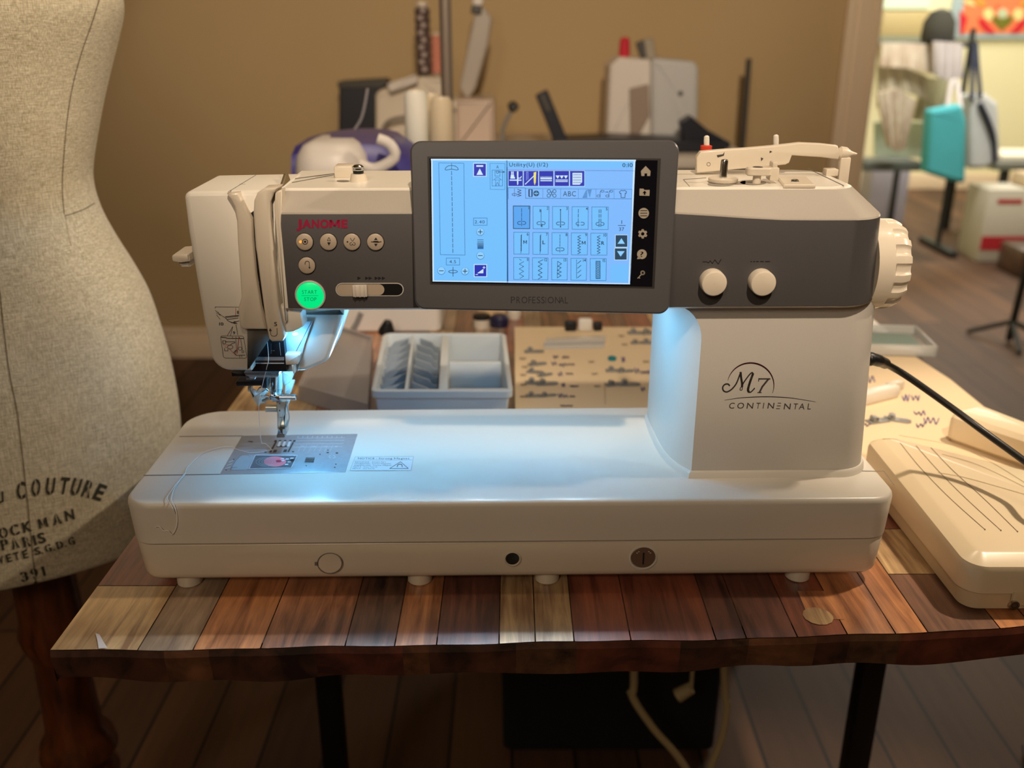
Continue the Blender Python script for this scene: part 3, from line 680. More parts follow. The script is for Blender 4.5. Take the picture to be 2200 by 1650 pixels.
def loop(cx, cy): d.arc(cx-26, cy, 24, 90, 270, 5, 18).arc(cx+26, cy, 24, -90, 90, 5, 18).line([(cx-26, cy-18), (cx-10, cy-18)], 5).line([(cx-26, cy+18), (cx-10, cy+18)], 5).line([(cx+10, cy-18), (cx+26, cy-18)], 5).line([(cx+10, cy+18), (cx+26, cy+18)], 5)
def zig(x0, x1, y0, y1, n): return [((x0 if k % 2 else x1), y0+(y1-y0)*k/n) for k in range(n+1)]
i = 0
for r_ in range(3):
    for c_ in range(5):
        x0, x1 = gx[r_][c_]; y0, y1 = gy[r_]; y0 += c_*3; y1 += c_*3; i += 1; cx = (x0+x1)/2; h = y1-y0
        d.l(3).m(D_SEL if i == 1 else D_BG).poly([(x0, y0), (x1, y0+1), (x1-3, y1+1), (x0+1, y1)]).l(4).m(D_TL if i == 1 else D_LN).line([(x0, y0), (x1, y0+1), (x1-3, y1+1), (x0+1, y1)], 7 if i == 1 else 4, True)
        d.m(D_TX).l(5).text(str(i), x1-(16 if i == 1 else 26 if i == 11 else 44 if i > 9 else 30), y0+42, 34, None, .008)
        if i == 1: d.dash(cx, y0+30, cx, y1-22, 4, .8, 5); loop(cx, y0+208)
        elif i == 2: d.line([(cx, y0+36), (cx, y1-26)], 4).line([(cx-16, y0+72), (cx-14, y0+36), (cx-3, y0+72), (cx, y0+36)], 4).line([(cx+3, y0+215), (cx+5, y1-20), (cx+14, y0+215), (cx+16, y1-20)], 3); loop(cx, y0+208)
        elif i == 3: d.line([(cx, y0+38), (cx, y1-28)], 6).disc(cx, y0+40, 8).disc(cx, y1-28, 8); loop(cx, y0+208)
        elif i == 4: d.dash(cx-22, y0+30, cx-26, y1-16, 4, .75, 5); loop(cx, y0+208)
        elif i == 5:
            for q in (-14, 0, 14): d.dash(cx+q, y0+32, cx+q-3, y1-16, 4, .7, 4)
            loop(cx, y0+208)
        elif i in (6, 7): d.line([(cx+4, y0+24), (cx-2, y0+60), (cx-2, y1-50), (cx-8, y1-10)], 4).dash(cx-2, y0+40, cx-4, y1-30, 10, .45, 9).text('ML'[i-6], cx+22, y0+142, 42, 44 if i == 6 else 34, .02)
        elif i == 8: d.dash(cx, y0+24, cx-2, y1-18, 6, .75, 5); loop(cx, y0+204)
        elif i in (9, 10): d.line(zig(cx-22, cx+14, y0+30, y1-12, 13), 5).text('MR'[i-9], cx+28, y0+142, 42, 46 if i == 9 else 38, .02)
        elif i == 11:
            z = zig(cx-26, cx+28, y0+50, y1-10, 7)
            d.line([(cx-26, y0+18), (cx, y0+34)], 4)
            for p, q in zip(z, z[1:]): d.dash(*p, *q, 3, .6, 5)
        elif i == 12: d.line([(cx+34, y0+24)]+zig(cx+22, cx-26, y0+52, y1-8, 8), 5)
        elif i == 13: d.line([(cx-24, y0+40), (cx+24, y0+70), (cx-20, y0+100), (cx+20, y0+118), (cx-24, y0+150), (cx+22, y0+170), (cx-24, y0+190), (cx+20, y0+215), (cx-28, y1-26)], 5).line([(cx-24, y0+40), (cx-28, y1-26)], 4)
        elif i == 14:
            d.dash(cx-26, y0+20, cx-26, y1-14, 11, .6, 5)
            for q in range(4): d.line([(cx-14, y0+64+q*58), (cx+28, y0+28+q*58)], 5)
        elif i == 15: d.line(zig(cx-26, cx+24, y0+34, y1-22, 10), 4).line(zig(cx+24, cx-26, y0+34, y1-22, 10), 4).box(cx-28, y0+32, cx+24, y1-22, 4)
d.l(5).text('1', 1450, 858, 42, 8).line([(1410, 878), (1500, 878)], 5).text('37', 1420, 944, 42, 64)
d.m(D_W).rect(1374, 992, 1526, 1146).rect(1364, 1152, 1520, 1302).m(D_TL).l(6).rect(1379, 997, 1522, 1140).rect(1369, 1158, 1514, 1296)
d.m(D_BT).l(7).poly([(1450, 1034), (1402, 1102), (1492, 1102)]).poly([(1440, 1258), (1396, 1192), (1490, 1192)])
d.m(D_BG).l(3).poly([(1322, 1356), (1532, 1356), (1528, 1566), (1316, 1562)])
b.build('display', screen, fixn=False)
M_KEY = mat('key_print', rgb(150, 140, 126), .5)
b = MB(M_KEY); d = Dec(b, SH, sn, 870, 280, 3.607, .00026)
d.poly([(1865, 276), (1828, 316), (1832, 354), (1856, 354), (1856, 334), (1876, 334), (1876, 354), (1900, 354), (1903, 316)])
d.poly([(1818, 452), (1848, 452), (1856, 462), (1896, 462), (1894, 508), (1816, 506)]).disc(1850, 642, 41).disc(1842, 802, 28)
for k in range(6): a = k*PI/3+PI/6; d.poly([(1842+37*math.cos(a+q)*(1 if abs(q) < .3 else .7), 802+37*math.sin(a+q)*(1 if abs(q) < .3 else .7)) for q in (-.42, -.22, .22, .42)])
d.disc(1836, 960, 38).poly([(1806, 975), (1798, 998), (1830, 996)]).ring(1842, 1104, 13, 10).line([(1834, 1114), (1804, 1146)], 7).line([(1812, 1136), (1820, 1146)], 6)
d.m(M_GLASS).l(2)
for y in (622, 642, 662): d.line([(1825, y), (1875, y)], 5)
d.disc(1842, 802, 13).text('?', 1824, 980, 40, 24).poly([(1857, 468), (1840, 486), (1851, 486), (1851, 500), (1863, 500), (1863, 486), (1873, 486)])
b.build('touch_keys', screen, fixn=False)
b = MB(M_CREAM); c0 = ml(1290, 308, y=AY+.03); b.box((c0.x+.01, AY+.034, zA3+.014), (.10, .014, .030), .004); b.build('screen_hinge', mach)
# --- needle head
def fslab(pts, y, depth, fillet=.002, m=M_WHITE, n=6, b=None, yref=None):
    """outline in front-view pixels on the plane y, run back by depth."""
    o = [(ml(px, py, y=yref or y).x, ml(px, py, y=yref or y).z) for px, py in (arc_poly(pts, n) if len(pts[0]) == 3 else pts)]
    b = b or MB(m); b.m(m)
    f = fillet
    return b.slab(o, [(f*1.0, y), (f*.3, y+f*.3), (0, y+f), (0, y+depth)], lambda u, v, w_: (u, w_, v))
face = fslab([(393, 412, 14), (600, 408, 2), (604, 668, 2), (604, 706, 2), (541, 706, 2), (541, 798, 2), (458, 798, 46), (437, 690, 100), (404, 500, 200)], .0335, .08, .0035).build('face_cover', mach, .8)
b = MB(M_BLACK); d = Dec(b, FRONT(.0335), NY, 350, 280, 4, .0003)
d.poly([(742, 722), (780, 690), (800, 1000), (880, 1560), (905, 1710), (870, 1710), (815, 1400), (775, 1000)]).poly([(912, 600), (945, 575), (955, 900), (1015, 1560), (1030, 1720), (995, 1720), (975, 1500), (935, 900)])
d.m(M_CHROME).l(1).poly([(778, 985), (790, 985), (794, 1012), (782, 1012)]).poly([(812, 1298), (828, 1298), (830, 1312), (814, 1312)]).line([(985, 1440), (1003, 1560)], 7)
b.build('thread_slot', face, fixn=False)
b = MB(M_INK); d = Dec(b, FRONT(.0335), NY, 330, 650, 5.5, .0003)
d.line([(728, 66), (730, 50), (980, 52), (1010, 54)], 4).line([(730, 92), (800, 150), (850, 180), (1005, 160)], 5).line([(740, 120), (790, 150), (760, 110)], 4).line([(850, 180), (880, 215), (930, 240), (1010, 215)], 6).line([(850, 165), (1005, 150)], 8).line([(870, 200), (1000, 180)], 6).line([(900, 225), (990, 250)], 6).ring(960, 236, 14, 5)
d.dash(745, 145, 790, 200, 5, .5, 5).text('10', 776, 268, 34, 50, .01).text('9', 938, 374, 34, 26, .01).text('8', 985, 132, 36, 24, .01)
d.line([(975, 262), (995, 380)], 5).line([(870, 392), (936, 282), (908, 394)], 4)
d.line([tuple(p) for p in arc_poly([(790, 392, 20), (1062, 394, 26), (1106, 656, 22), (828, 654, 26)], 4)], 4, True)
d.line([(802, 408), (850, 412), (870, 422), (1062, 424)], 8).line([(930, 402), (936, 416)], 5).line([(970, 404), (976, 416)], 5).line([(1010, 404), (1016, 416)], 5)
d.box(818, 450, 852, 482, 5).line([(852, 462), (960, 462), (962, 474), (930, 482), (900, 505)], 5).ring(906, 524, 32, 4, 22).line([(838, 540), (840, 568), (878, 570), (880, 545)], 5)
d.line([(972, 432), (985, 600)], 4).line([(1030, 432), (1050, 560)], 4).ring(1022, 543, 20, 4).line([(945, 590), (975, 560), (960, 600), (980, 622), (1080, 620)], 6).line([(1018, 625), (1018, 650)], 4).line([(1040, 625), (1042, 645)], 4).box(1044, 568, 1066, 590, 4)
d.m(mat('red_diagram_line', rgb(190, 40, 60), .5)).l(1).line([(972, 64), (966, 160)], 4).line([(1010, 405), (985, 600)], 6).line([(820, 495), (905, 500)], 4).line([(890, 540), (940, 590), (975, 622)], 4).line([(840, 520), (870, 530)], 4)
b.build('face_diagram', face, fixn=False)
guard = fslab([(486, 416), (512, 414), (519, 432), (530, 452), (540, 470), (542, 512), (549, 590), (560, 660), (573, 708), (521, 708), (515, 700), (511, 664), (518, 640), (515, 590), (510, 520), (508, 470), (503, 445), (494, 428)], .0275, .011, .0016, M_CREAM).build('thread_guard', mach, .8)
strip = fslab([(568, 404), (600, 402), (588, 415), (580, 434), (580, 470), (586, 530), (598, 655), (611, 724), (607, 734), (584, 735), (577, 729), (570, 690), (558, 600), (549, 530), (544, 455), (545, 432), (552, 415)], .025, .0145, .0018, M_CREAM).build('thread_path_cover', mach, .8)
b = MB(M_INK2); d = Dec(b, FRONT(.025), NY, 330, 650, 5.5, .0003)
d.text('5', 1424, 276, 46, 36, .012).line([(1458, 300), (1460, 370)], 6).arc(1422, 368, 38, 0, 180, 6, 28).line([(1384, 368), (1382, 330)], 6).poly([(1364, 338), (1398, 332), (1376, 298)])
b.build('path_number', strip, fixn=False)
fslab([(602, 655), (626, 668), (646, 672), (651, 702), (630, 714), (612, 715), (606, 690)], .0315, .018, .0014, M_WHITE).build('thread_guide_block', mach)
fslab([(591, 412), (606, 408), (604, 480), (613, 650), (616, 690), (612, 694), (608, 640), (596, 520), (589, 445)], .0277, .012, .001, M_CREAM).build('arm_end_margin', mach, .8)
# needle recess, lamp cheek
M_RECESS = mat('recess_steel', rgb(52, 52, 56), .3, .6)
fslab([(528, 704), (607, 704), (616, 798), (541, 798)], .046, .04, .0004, M_RECESS).build('needle_recess', mach)
b = MB(M_CHROME); d = Dec(b, FRONT(.0455), NY, 480, 760, 8.25, .0006)
d.m(M_STEEL).rect(520, 52, 1080, 108).m(M_ETCH).l(2).rect(530, 154, 1078, 172).m(mat('dark_steel', rgb(84, 76, 72), .3, .7)).l(1).rect(525, 112, 1078, 150).m(M_ETCH).l(2).line([(530, 112), (1078, 108)], 4)
d.view(330, 650, 5.5).line([(1318, 428), (1350, 424), (1328, 470)], 5).line([(1390, 480), (1390, 600)], 2).disc(1402, 565, 4).disc(1424, 565, 4).line([(1490, 470), (1505, 620)], 4)
b.build('recess_plate', mach, fixn=False)
cheek = fslab([(607, 666, 1), (740, 666, 1), (725, 715, 80), (704, 778, 24), (655, 798, 40), (612, 800, 2), (608, 740, 2)], .056, .062, .004, M_WHITE).build('lamp_housing', mach, .8)
M_SHADEW = mat('shaded_white_plastic', rgb(196, 200, 202), .35)  # white plastic with the shade of the housing's side painted in
fslab([(610, 690, 2), (672, 690, 2), (655, 740, 2), (640, 799, 2), (612, 799, 2)], .053, .01, .0012, M_SHADEW).build('lamp_housing_side', mach)
fslab([(610, 761, 4), (645, 761, 4), (640, 784, 4), (611, 785, 4)], .046, .012, .0015, M_WHITE).build('thread_cutter', mach)
fslab([(625, 784, 2), (632, 784, 2), (634, 803, 2), (629, 803, 2)], .046, .008, .001, M_WHITE).build('cutter_pin', mach)
# lever at the left side of the head
b = MB(M_CREAM); fslab([(368, 548, 5), (406, 545, 2), (408, 562, 2), (388, 565, 4), (370, 562, 5)], .062, .03, .0012, M_CREAM, b=b); fslab([(382, 563, 1), (408, 561, 1), (409, 574, 1), (390, 574, 4)], .066, .022, .001, M_WHITE, b=b)
b.build('side_lever', mach)
# --- needle gear, all standing over the needle hole
GY = .098
def gp(x, y, yy=GY): return ml(480+x/8.25, 760+y/8.25, y=yy)
def gslab(pts, y, depth, m, f=.0006, r=0): return fslab([(480+p[0]/8.25, 760+p[1]/8.25)+((p[2]/8.25,) if len(p) > 2 else ()) for p in pts], y, depth, f, m)
M_CLEARISH = mat('ivory_metal', rgb(206, 206, 196), .25, .3)
gslab([(132, 320, 10), (400, 320, 4), (400, 412, 6), (150, 408, 12)], .070, .02, M_BLACK).build('threader_lever', mach)
gslab([(358, 335, 4), (985, 335, 6), (992, 380, 8), (975, 412, 6), (460, 412, 20), (390, 385, 10)], .066, .03, M_STEEL).build('guide_plate', mach)
b = MB(M_ETCH); d = Dec(b, FRONT(.066), NY, 480, 760, 8.25, .0006); d.line([(640, 352), (690, 334), (930, 334), (930, 348), (850, 352)], 9).line([(465, 413), (972, 413)], 6); b.build('guide_wire', mach, fixn=False)
gslab([(398, 415, 4), (560, 415, 4), (560, 458, 4), (404, 466, 4)], .076, .012, M_STEEL).build('guide_bracket', mach)
gslab([(218, 520, 24), (235, 478, 24), (640, 474, 6), (768, 440, 6), (770, 615, 8), (690, 610, 8), (660, 570, 8), (236, 580, 30)], .084, .012, M_BLACK).build('foot_lever', mach)
def bar(name, x, y0, y1, r, m, yy=GY): MB(m).cyl(gp(x, y0, yy), gp(x, y1, yy), r*.82/2000/8.25*8.25 if r > 1 else r, n=20).build(name, mach)
bar('needle_bar', 897, 330, 700, .0034, M_CHROME); bar('presser_bar', 1008, 330, 620, .0025, M_CLEARISH, .106); bar('guide_rod', 795, 400, 600, .0018, M_CLEARISH, .104)
gslab([(1045, 330, 4), (1222, 330, 6), (1222, 420, 6), (1180, 520, 10), (1090, 580, 8), (1050, 500, 6)], .104, .008, M_CLEARISH).build('presser_bracket', mach)
gslab([(1090, 570, 10), (1180, 510, 10), (1240, 520, 14), (1230, 570, 8), (1180, 720, 10), (1085, 705, 10)], .100, .008, M_CLEARISH).build('presser_arm', mach)
gslab([(800, 790, 10), (830, 720, 18), (1000, 735, 12), (1012, 840, 18), (870, 862, 14)], .090, .014, M_CHROME, .0012).build('needle_clamp', mach)
b = MB(M_BLACK); d = Dec(b, FRONT(.090), NY, 480, 760, 8.25, .0004); d.disc(908, 735, 16).disc(845, 798, 11).m(M_ETCH).l(1).ring(908, 735, 22, 5).ring(845, 798, 17, 5); b.build('clamp_hole', mach, fixn=False)
p, q = gp(1000, 772, .092), gp(1310, 772, .092); ax = (q-p).normalized()
b = MB(M_CHROME); b.cyl(p, p+ax*.0105, .0022); h0 = p+ax*.0100
rr = [[h0+ax*t+Vector((0, math.cos(2*PI*k/48), math.sin(2*PI*k/48)))*(r_*(1-.07*(k % 4 < 2))) for k in range(48)] for t, r_ in ((0, .0022), (.0004, .0029), (.0040, .0029), (.0045, .0022))]
b.rings(rr).build('clamp_screw', mach)
gslab([(425, 590, 6), (490, 590, 6), (495, 650, 8), (580, 710, 8), (620, 700, 6), (760, 620, 6), (790, 690, 8), (700, 760, 8), (790, 780, 8), (740, 830, 10), (745, 880, 6), (650, 890, 8), (640, 930, 8), (600, 930, 6), (505, 780, 10), (530, 740, 6), (430, 670, 8)], .094, .006, M_CLEARISH, .0009).build('threader_arm', mach)
b = MB(M_CHROME); b.tube(spline([gp(600, 690, .088), gp(640, 610, .088), gp(720, 600, .088), gp(800, 660, .088)], 6), .0008).tube([gp(690, 830, .088), gp(760, 800, .088), gp(830, 800, .088)], .0012).tube([gp(640, 760, .088), gp(800, 750, .088)], .0009)
b.build('threader_wire', mach)
b = MB(M_CLEARISH); b.cyl(gp(748, 955, .1), gp(960, 955, .1), .0026, bev=.0006).cyl(gp(748, 1000, .104), gp(960, 1000, .104), .0016); b.build('foot_screw', mach)
gslab([(930, 850, 6), (1110, 830, 8), (1150, 860, 10), (1140, 920, 8), (1108, 960, 6), (1110, 1080, 10), (1085, 1125, 6), (1100, 1320, 8), (990, 1325, 8), (975, 1120, 6)], .094, .010, M_CLEARISH, .001).build('foot_shank', mach)
foot_o = gslab([(975, 1300, 4), (1100, 1300, 4), (1088, 1400, 6), (1090, 1480, 4), (945, 1482, 4), (955, 1400, 10)], .089, .016, M_CHROME, .0008).build('presser_foot', mach)
b = MB(mat('olive_shadow_gap', rgb(70, 66, 46), .4)); d = Dec(b, FRONT(.089), NY, 480, 760, 8.25, .0003); d.rect(1000, 1284, 1090, 1334).m(mat('bronze_sole', rgb(122, 106, 90), .3, .5)).poly([(945, 1432), (1085, 1425), (1085, 1480), (945, 1484)]); b.m(M_INK2); d.rect(985, 990, 1010, 1020).rect(1000, 1120, 1040, 1130).rect(985, 870, 1010, 890)
b.build('foot_clip', foot_o, fixn=False)
MB(M_CHROME).cyl(gp(960, 860, .097), gp(968, 1330, .097), .0007, .0006, 10).build('needle', mach)
b = MB(mat('clear_visor', rgb(200, 214, 224), .1, trans=.9, ior=1.2)); P_ = [gp(1120, 900, .088), gp(1160, 1080, .088), gp(1150, 1200, .088), gp(1110, 1300, .088)]
b.tube(spline(P_, 5), .0006); b.build('visor_wire', mach)
# --- top of the arm
c = TOP(1553, 392)
b = MB(M_CREAM); b.lathe([(.011, .0006), (.0115, .002), (.0115, .0034), (.010, .004), (.004, .004)], c, (0, 0, 1), 32)
b.m(M_CHROME).lathe([(.0085, -.0002), (.0085, .0008)], c, (0, 0, 1), 28).lathe([(.0029, .003), (.0029, .0165), (.0024, .0175), (.001, .0178)], c, (0, 0, 1), 24)
for k in range(5): b.box(c+Vector((-.0005+.0011*(k-2)*.8, -.0028, .010)), (.0003, .0004, .010))
b.build('bobbin_winder', mach)
c = TOP(1625, 394)
b = MB(M_CREAM); b.lathe([(.0034, 0), (.003, .007)], c, (0, 0, 1), 20); o = arc_poly([(-.009, -.006, .004), (.010, -.006, .003), (.010, .006, .003), (-.009, .006, .005)])
b.slab(o, [(.0006, .0065), (0, .0072), (0, .0115), (.001, .0125)], lambda u, v, w_: c+Vector((u, v, w_))).box(c+Vector((.0125, .002, .0075)), (.007, .012, .010), .001).box(c+Vector((.0125, .002, .0135)), (.004, .010, .006), .001)
b.m(M_INK2).lathe([(.004, .0126), (.003, .0128)], c, (0, 0, 1), 20); b.build('bobbin_stopper', mach)
pp = [tuple(TOP(*p).xy) for p in ((1668, 384), (1733, 384), (1752, 402), (1683, 402))]
b = MB(M_CREAM).slab(pp, [(0, TOPZ-.0005), (0, TOPZ+.0012), (.001, TOPZ+.002)], I3); d = Dec(b, lambda px, py: ml(px, py, z=TOPZ+.002), NZ, 1400, 270, 3.667, .0002).m(M_INK); d.ring(1130, 432, 26, 3, 8).line([(1100, 428), (1160, 440)], 4).line([(1100, 440), (1150, 428)], 4); b.build('key_panel', mach)
c = TOP(1785, 377); MB(M_CREAM).box(c+Vector((0, .002, .0026)), (.010, .010, .0056), .0008).build('cutter_post', mach)
b = MB(M_CREAM); fslab([(1497, 372), (1497, 338), (1506, 326), (1562, 321), (1600, 319), (1668, 313), (1720, 307), (1765, 309), (1800, 313), (1806, 330), (1802, 343), (1765, 338), (1702, 334), (1696, 350), (1688, 354)], .108, .007, .001, M_CREAM, b=b)
p, q = ml(1800, 328, y=.1115), ml(1846, 331, y=.1115); b.lathe([(.0034, 0), (.0052, .002), (.0048, .007), (.0022, .011), (.0006, .016)], p, q-p, 16)
c = ml(1814, 345, y=.1115); b.box((c.x, .1115, (c.z+TOPZ)/2-.003), (.0085, .008, c.z-TOPZ+.012), .001)
d = Dec(b, FRONT(.108), NY, 1400, 270, 3.667, .0003).m(M_INK2); d.poly([(512, 232), (560, 225), (575, 205), (568, 236), (520, 250)]).poly([(930, 196), (950, 205), (928, 216)]).poly([(860, 250), (880, 258), (862, 280)])
b.m(M_SEAM); d.ring(448, 303, 14, 3)
b.build('thread_guide_bar', mach, .8)
for px, y0, y1 in ((1518, 291, 322), (1667, 289, 318)):
    p, q = ml(px, y0, y=.122), ml(px, y1+6, y=.122); MB(M_WHITE).lathe([(.001, 0), (.0022, .001), (.0024, .004), (.0022, (p-q).length)], p, q-p, 16).build('spool_pin', mach)
M_REDF = mat('red_felt', rgb(206, 60, 36), .7)
c = ml(1517, 319, y=.122); MB(M_REDF).lathe([(.0045, -.003), (.0048, .0022), (.003, .0028)], c, (0, 0, 1), 24).build('spool_felt', mach)
c = TOP(771, 389)
b = MB(M_CREAM); b.lathe([(.0072, 0), (.0058, .0058), (.004, .006)], c, (0, 0, 1), 28); b.m(M_BLACK).lathe([(.0042, .0058), (.0042, .0085)], c, (0, 0, 1), 24)
b.m(M_CHROME).lathe([(.0044, .0085), (.0046, .0094), (.0044, .0102), (.0046, .011), (.003, .0125), (1e-4, .013)], c, (0, 0, 1), 24); b.build('tension_guide', mach)
b = MB(M_CREAM); c = TOP(739, 381); b.box(c+Vector((0, .006, .0045)), (.0145, .018, .0095), .0012); b.build('thread_cover', mach)
b = MB(M_CHROME); b.tube([ml(601, 409, z=TOPZ), ml(605, 398, y=.055), ml(612, 376, y=.085)], .0012).poly([TOP(606, 405)+NZ*.0005, TOP(624, 389)+NZ*.001, TOP(618, 378)+NZ*.004]); b.build('wire_guide', mach)
b = MB(M_SEAM); d = Dec(b, lambda px, py: ml(px, py, z=ml(500, 411, y=.036).z), NZ, 350, 280, 4, .0008); d.line([(560, 540), (800, 392)], 5).line([(660, 472), (900, 470)], 2.5).m(M_INK2).line([(845, 460), (870, 440), (915, 440)], 3).line([(770, 450), (800, 455)], 2.5); b.build('head_seam_marking', mach, fixn=False)
# --- lamps under the arm and head
M_LENS = emi('led_lens', rgb(206, 232, 255), 3.0)
LED = (.14, .54, 1.0)
def led(x, y, z, e, size=.011, lr=.0045):
    MB(M_LENS).lathe([(lr, 0), (lr, -.0008), (1e-4, -.0012)], (x, y, z), (0, 0, 1), 16, False, False).build('lamp_lens', mach)
    ld = bpy.data.lights.new('led', 'POINT'); ld.shadow_soft_size = size/3; ld.energy = e; ld.color = LED
    o = bpy.data.objects.new('led', ld); COL.objects.link(o); o.parent = mach; o.location = (x, y, z-.0062)
zc = ml(640, 800, y=.056).z
led(ml(634, 716, y=.043).x, .043, ml(634, 716, y=.043).z-.0002, .03, .008, .0022)
led(-.176, .080, zc+.001, .26)
for x, e in ((-.10, .20), (-.02, .20), (.065, .24)): led(x, .0975, zA0, e)
for x in (-.11, -.03, .055):                            # added spots without lenses of their own, brightening the table's front strip
    ld = bpy.data.lights.new('added_strip_spot', 'SPOT'); ld.energy = 4.5; ld.color = (.84, .92, 1.0); ld.spot_size = math.radians(32); ld.spot_blend = 1; ld.shadow_soft_size = .003
    o = bpy.data.objects.new('added_strip_spot', ld); COL.objects.link(o); o.parent = mach; o.location = (x, .0975, zA0-.0062)
    o.rotation_euler = Vector((-.25 if x < -.1 else 0, -1.1, -1.0)).to_track_quat('-Z', 'Y').to_euler(); o.scale = (3.2, 1, 1)
# --- thread: one loose tail from the needle over the bed edge
th = thing('loose_thread', 'loose white thread tail hanging from the needle and over the machine front edge', 'thread', MM.translation, math.radians(.9))
up = [ml(574, 690, y=.042), ml(573, 720, y=.044), ml(577, 768, y=.043), ml(573, 790, y=.044), ml(566, 818, y=.064), ml(559, 850, y=.082), ml(556, 875, y=.092), ml(558, 920, y=.10), ml(562, 950, y=.10), BED(572, 962)+NZ*.004, BED(585, 970)+NZ*.0014]
MB(M_THREAD).tube(spline(up, 8), .00028, 6).build('needle_thread', th)
lo = [BED(p, q)+NZ*.0014 for p, q in ((586, 969), (566, 973), (540, 976), (508, 968), (498, 962), (470, 965), (440, 975), (418, 992), (402, 1008), (398, 1022), (388, 1033), (378, 1048), (372, 1060), (369, 1078))]
lo += [ml(375, 1088, y=-.001), ml(380, 1110, y=-.0008), ml(378, 1132, y=-.0008), ml(369, 1148, y=-.0006), ml(362, 1141, y=-.0004), ml(351, 1140, y=-.0004), ml(342, 1131, y=-.0004), ml(333, 1133, y=-.0004)]
MB(M_THREAD).tube(spline(lo, 8), .0003, 6).build('tail', th)
lo = [BED(p, q)+NZ*.0016 for p, q in ((398, 1020), (386, 1034), (374, 1050), (360, 1070), (362, 1080))]+[ml(370, 1090, y=-.0012), ml(376, 1104, y=-.001)]
MB(M_THREAD).tube(spline(lo, 8), .0003, 6).build('tail', th)
# --- power lead
cab = thing('power_cable', 'thick black cable plugged into the right side of the sewing machine', 'cable')
p0_ = ml(1861, 771, y=.10)
pw = [MM @ Vector((xRb-.006, .095, p0_.z)), MM @ p0_, MM @ ml(1885, 774, y=.104), at(1915, 788, Y=.80), at(1960, 816, Y=.80), at(2050, 880, Y=.785), at(2120, 932, Y=.765), at(2200, 990, Y=.73), at(2290, 1060, Y=.68)]
pw += [Vector((.55, .62, .79)), Vector((.60, .56, .72)), Vector((.64, .60, .45)), Vector((.70, .8, .04)), Vector((.9, 1.3, .012))]
cs = spline(pw, 10); MB(M_BLACK).tube(cs, .0032, 12).build('cord', cab); MB(M_BLACK).tube(cs[:27], [.0058]*12+[.0062]*4+[.0056]*6+[.005]*5, 14).build('plug', cab)
# ------------------------------------------------------------------ foot pedals
M_PED = mat('pedal_plastic', rgb(226, 208, 176), .30, coat=.3); M_PED2 = mat('pedal_base_plastic', rgb(206, 186, 152), .4); M_GRV = mat('groove_brown', rgb(104, 84, 56), .6)
ped = thing('foot_pedal', 'large cream foot pedal with curved grooves at the table front right corner', 'pedal', (.36, .634, TZ))
po = arc_poly([(0, 0, .018), (.2, 0, .018), (.2, .11, .02), (.03, .232, .008), (.0, .232, .012)], 8)
def pz(v): return .006*v/.23
MB(M_PED2).slab(po, [(.008, .001), (.005, .003), (.0035, .022), (.0035, .026)], I3).build('base', ped)
top_ = MB(M_PED).slab(po, [(.002, .019), (.0005, .020), (0, .026), (0, .040), (.0015, .044), (.011, .050), (.014, .051)], lambda u, v, w_: (u, v, w_+pz(v)*(w_ > .03))).build('shell', ped, .5)
def PH(px, py):
    z = .053
    for _ in range(4): q = at(px, py, Z=TZ+z); z = .051+pz(q.y-.634)
    return Vector((q.x-.36, q.y-.634, z))
b = MB(M_GRV); d = Dec(b, PH, NZ, 1800, 680, 2.5, .00025)
for pts in ([(335, 680), (440, 810), (600, 975), (790, 1145)], [(420, 695), (540, 830), (690, 980), (876, 1150)], [(500, 705), (620, 830), (780, 975), (965, 1156)]):
    d.line([tuple(v) for v in spline([Vector(p) for p in pts], 6)], 3); d.disc(pts[-1][0], pts[-1][1], 4)
d.m(mat('painted_cable_shadow', rgb(176, 156, 120), .5))  # the faint curves are the cable's shadows, painted onto the shell
for pts in ([(330, 640), (600, 690), (800, 770), (1000, 890)], [(560, 740), (760, 800), (1000, 915)], [(540, 840), (700, 870), (1000, 955)]): d.line([tuple(v) for v in spline([Vector(p) for p in pts], 6)], 3)
b.build('groove_and_shadow', top_, fixn=False)
b = MB(M_PED2); b.box((.135, .0008, .016), (.19, .004, .014), .002).build('front_plate', ped)
c = at(2178, 1299, Y=.633)-Vector((.36, .634, TZ)); b = MB(M_CHROME); b.lathe([(.0042, 0), (.004, -.0016), (.0026, -.0014)], c, (0, 1, 0), 20); b.m(M_INK).lathe([(.0026, -.0015), (1e-4, -.0012)], c, (0, 1, 0), 16, False, False); b.build('screw', ped)
ped2 = thing('foot_pedal', 'smaller cream pedal behind the large grooved pedal at the table right edge', 'pedal', (0, 0, TZ))
po = arc_poly([(.489, .965, .01), (.552, .878, .01), (.583, .850, .008), (.583, .905, .012), (.538, .992, .012)], 5)
b = MB(M_PED2).slab(po, [(.005, .0005), (.004, .002), (.004, .012)], I3); b.build('base', ped2)
MB(M_PED).slab(po, [(.002, .008), (0, .010), (0, .030), (.001, .034), (.006, .039), (.008, .0395)], lambda u, v, w_: (u, v, w_)).build('shell', ped2, .5)
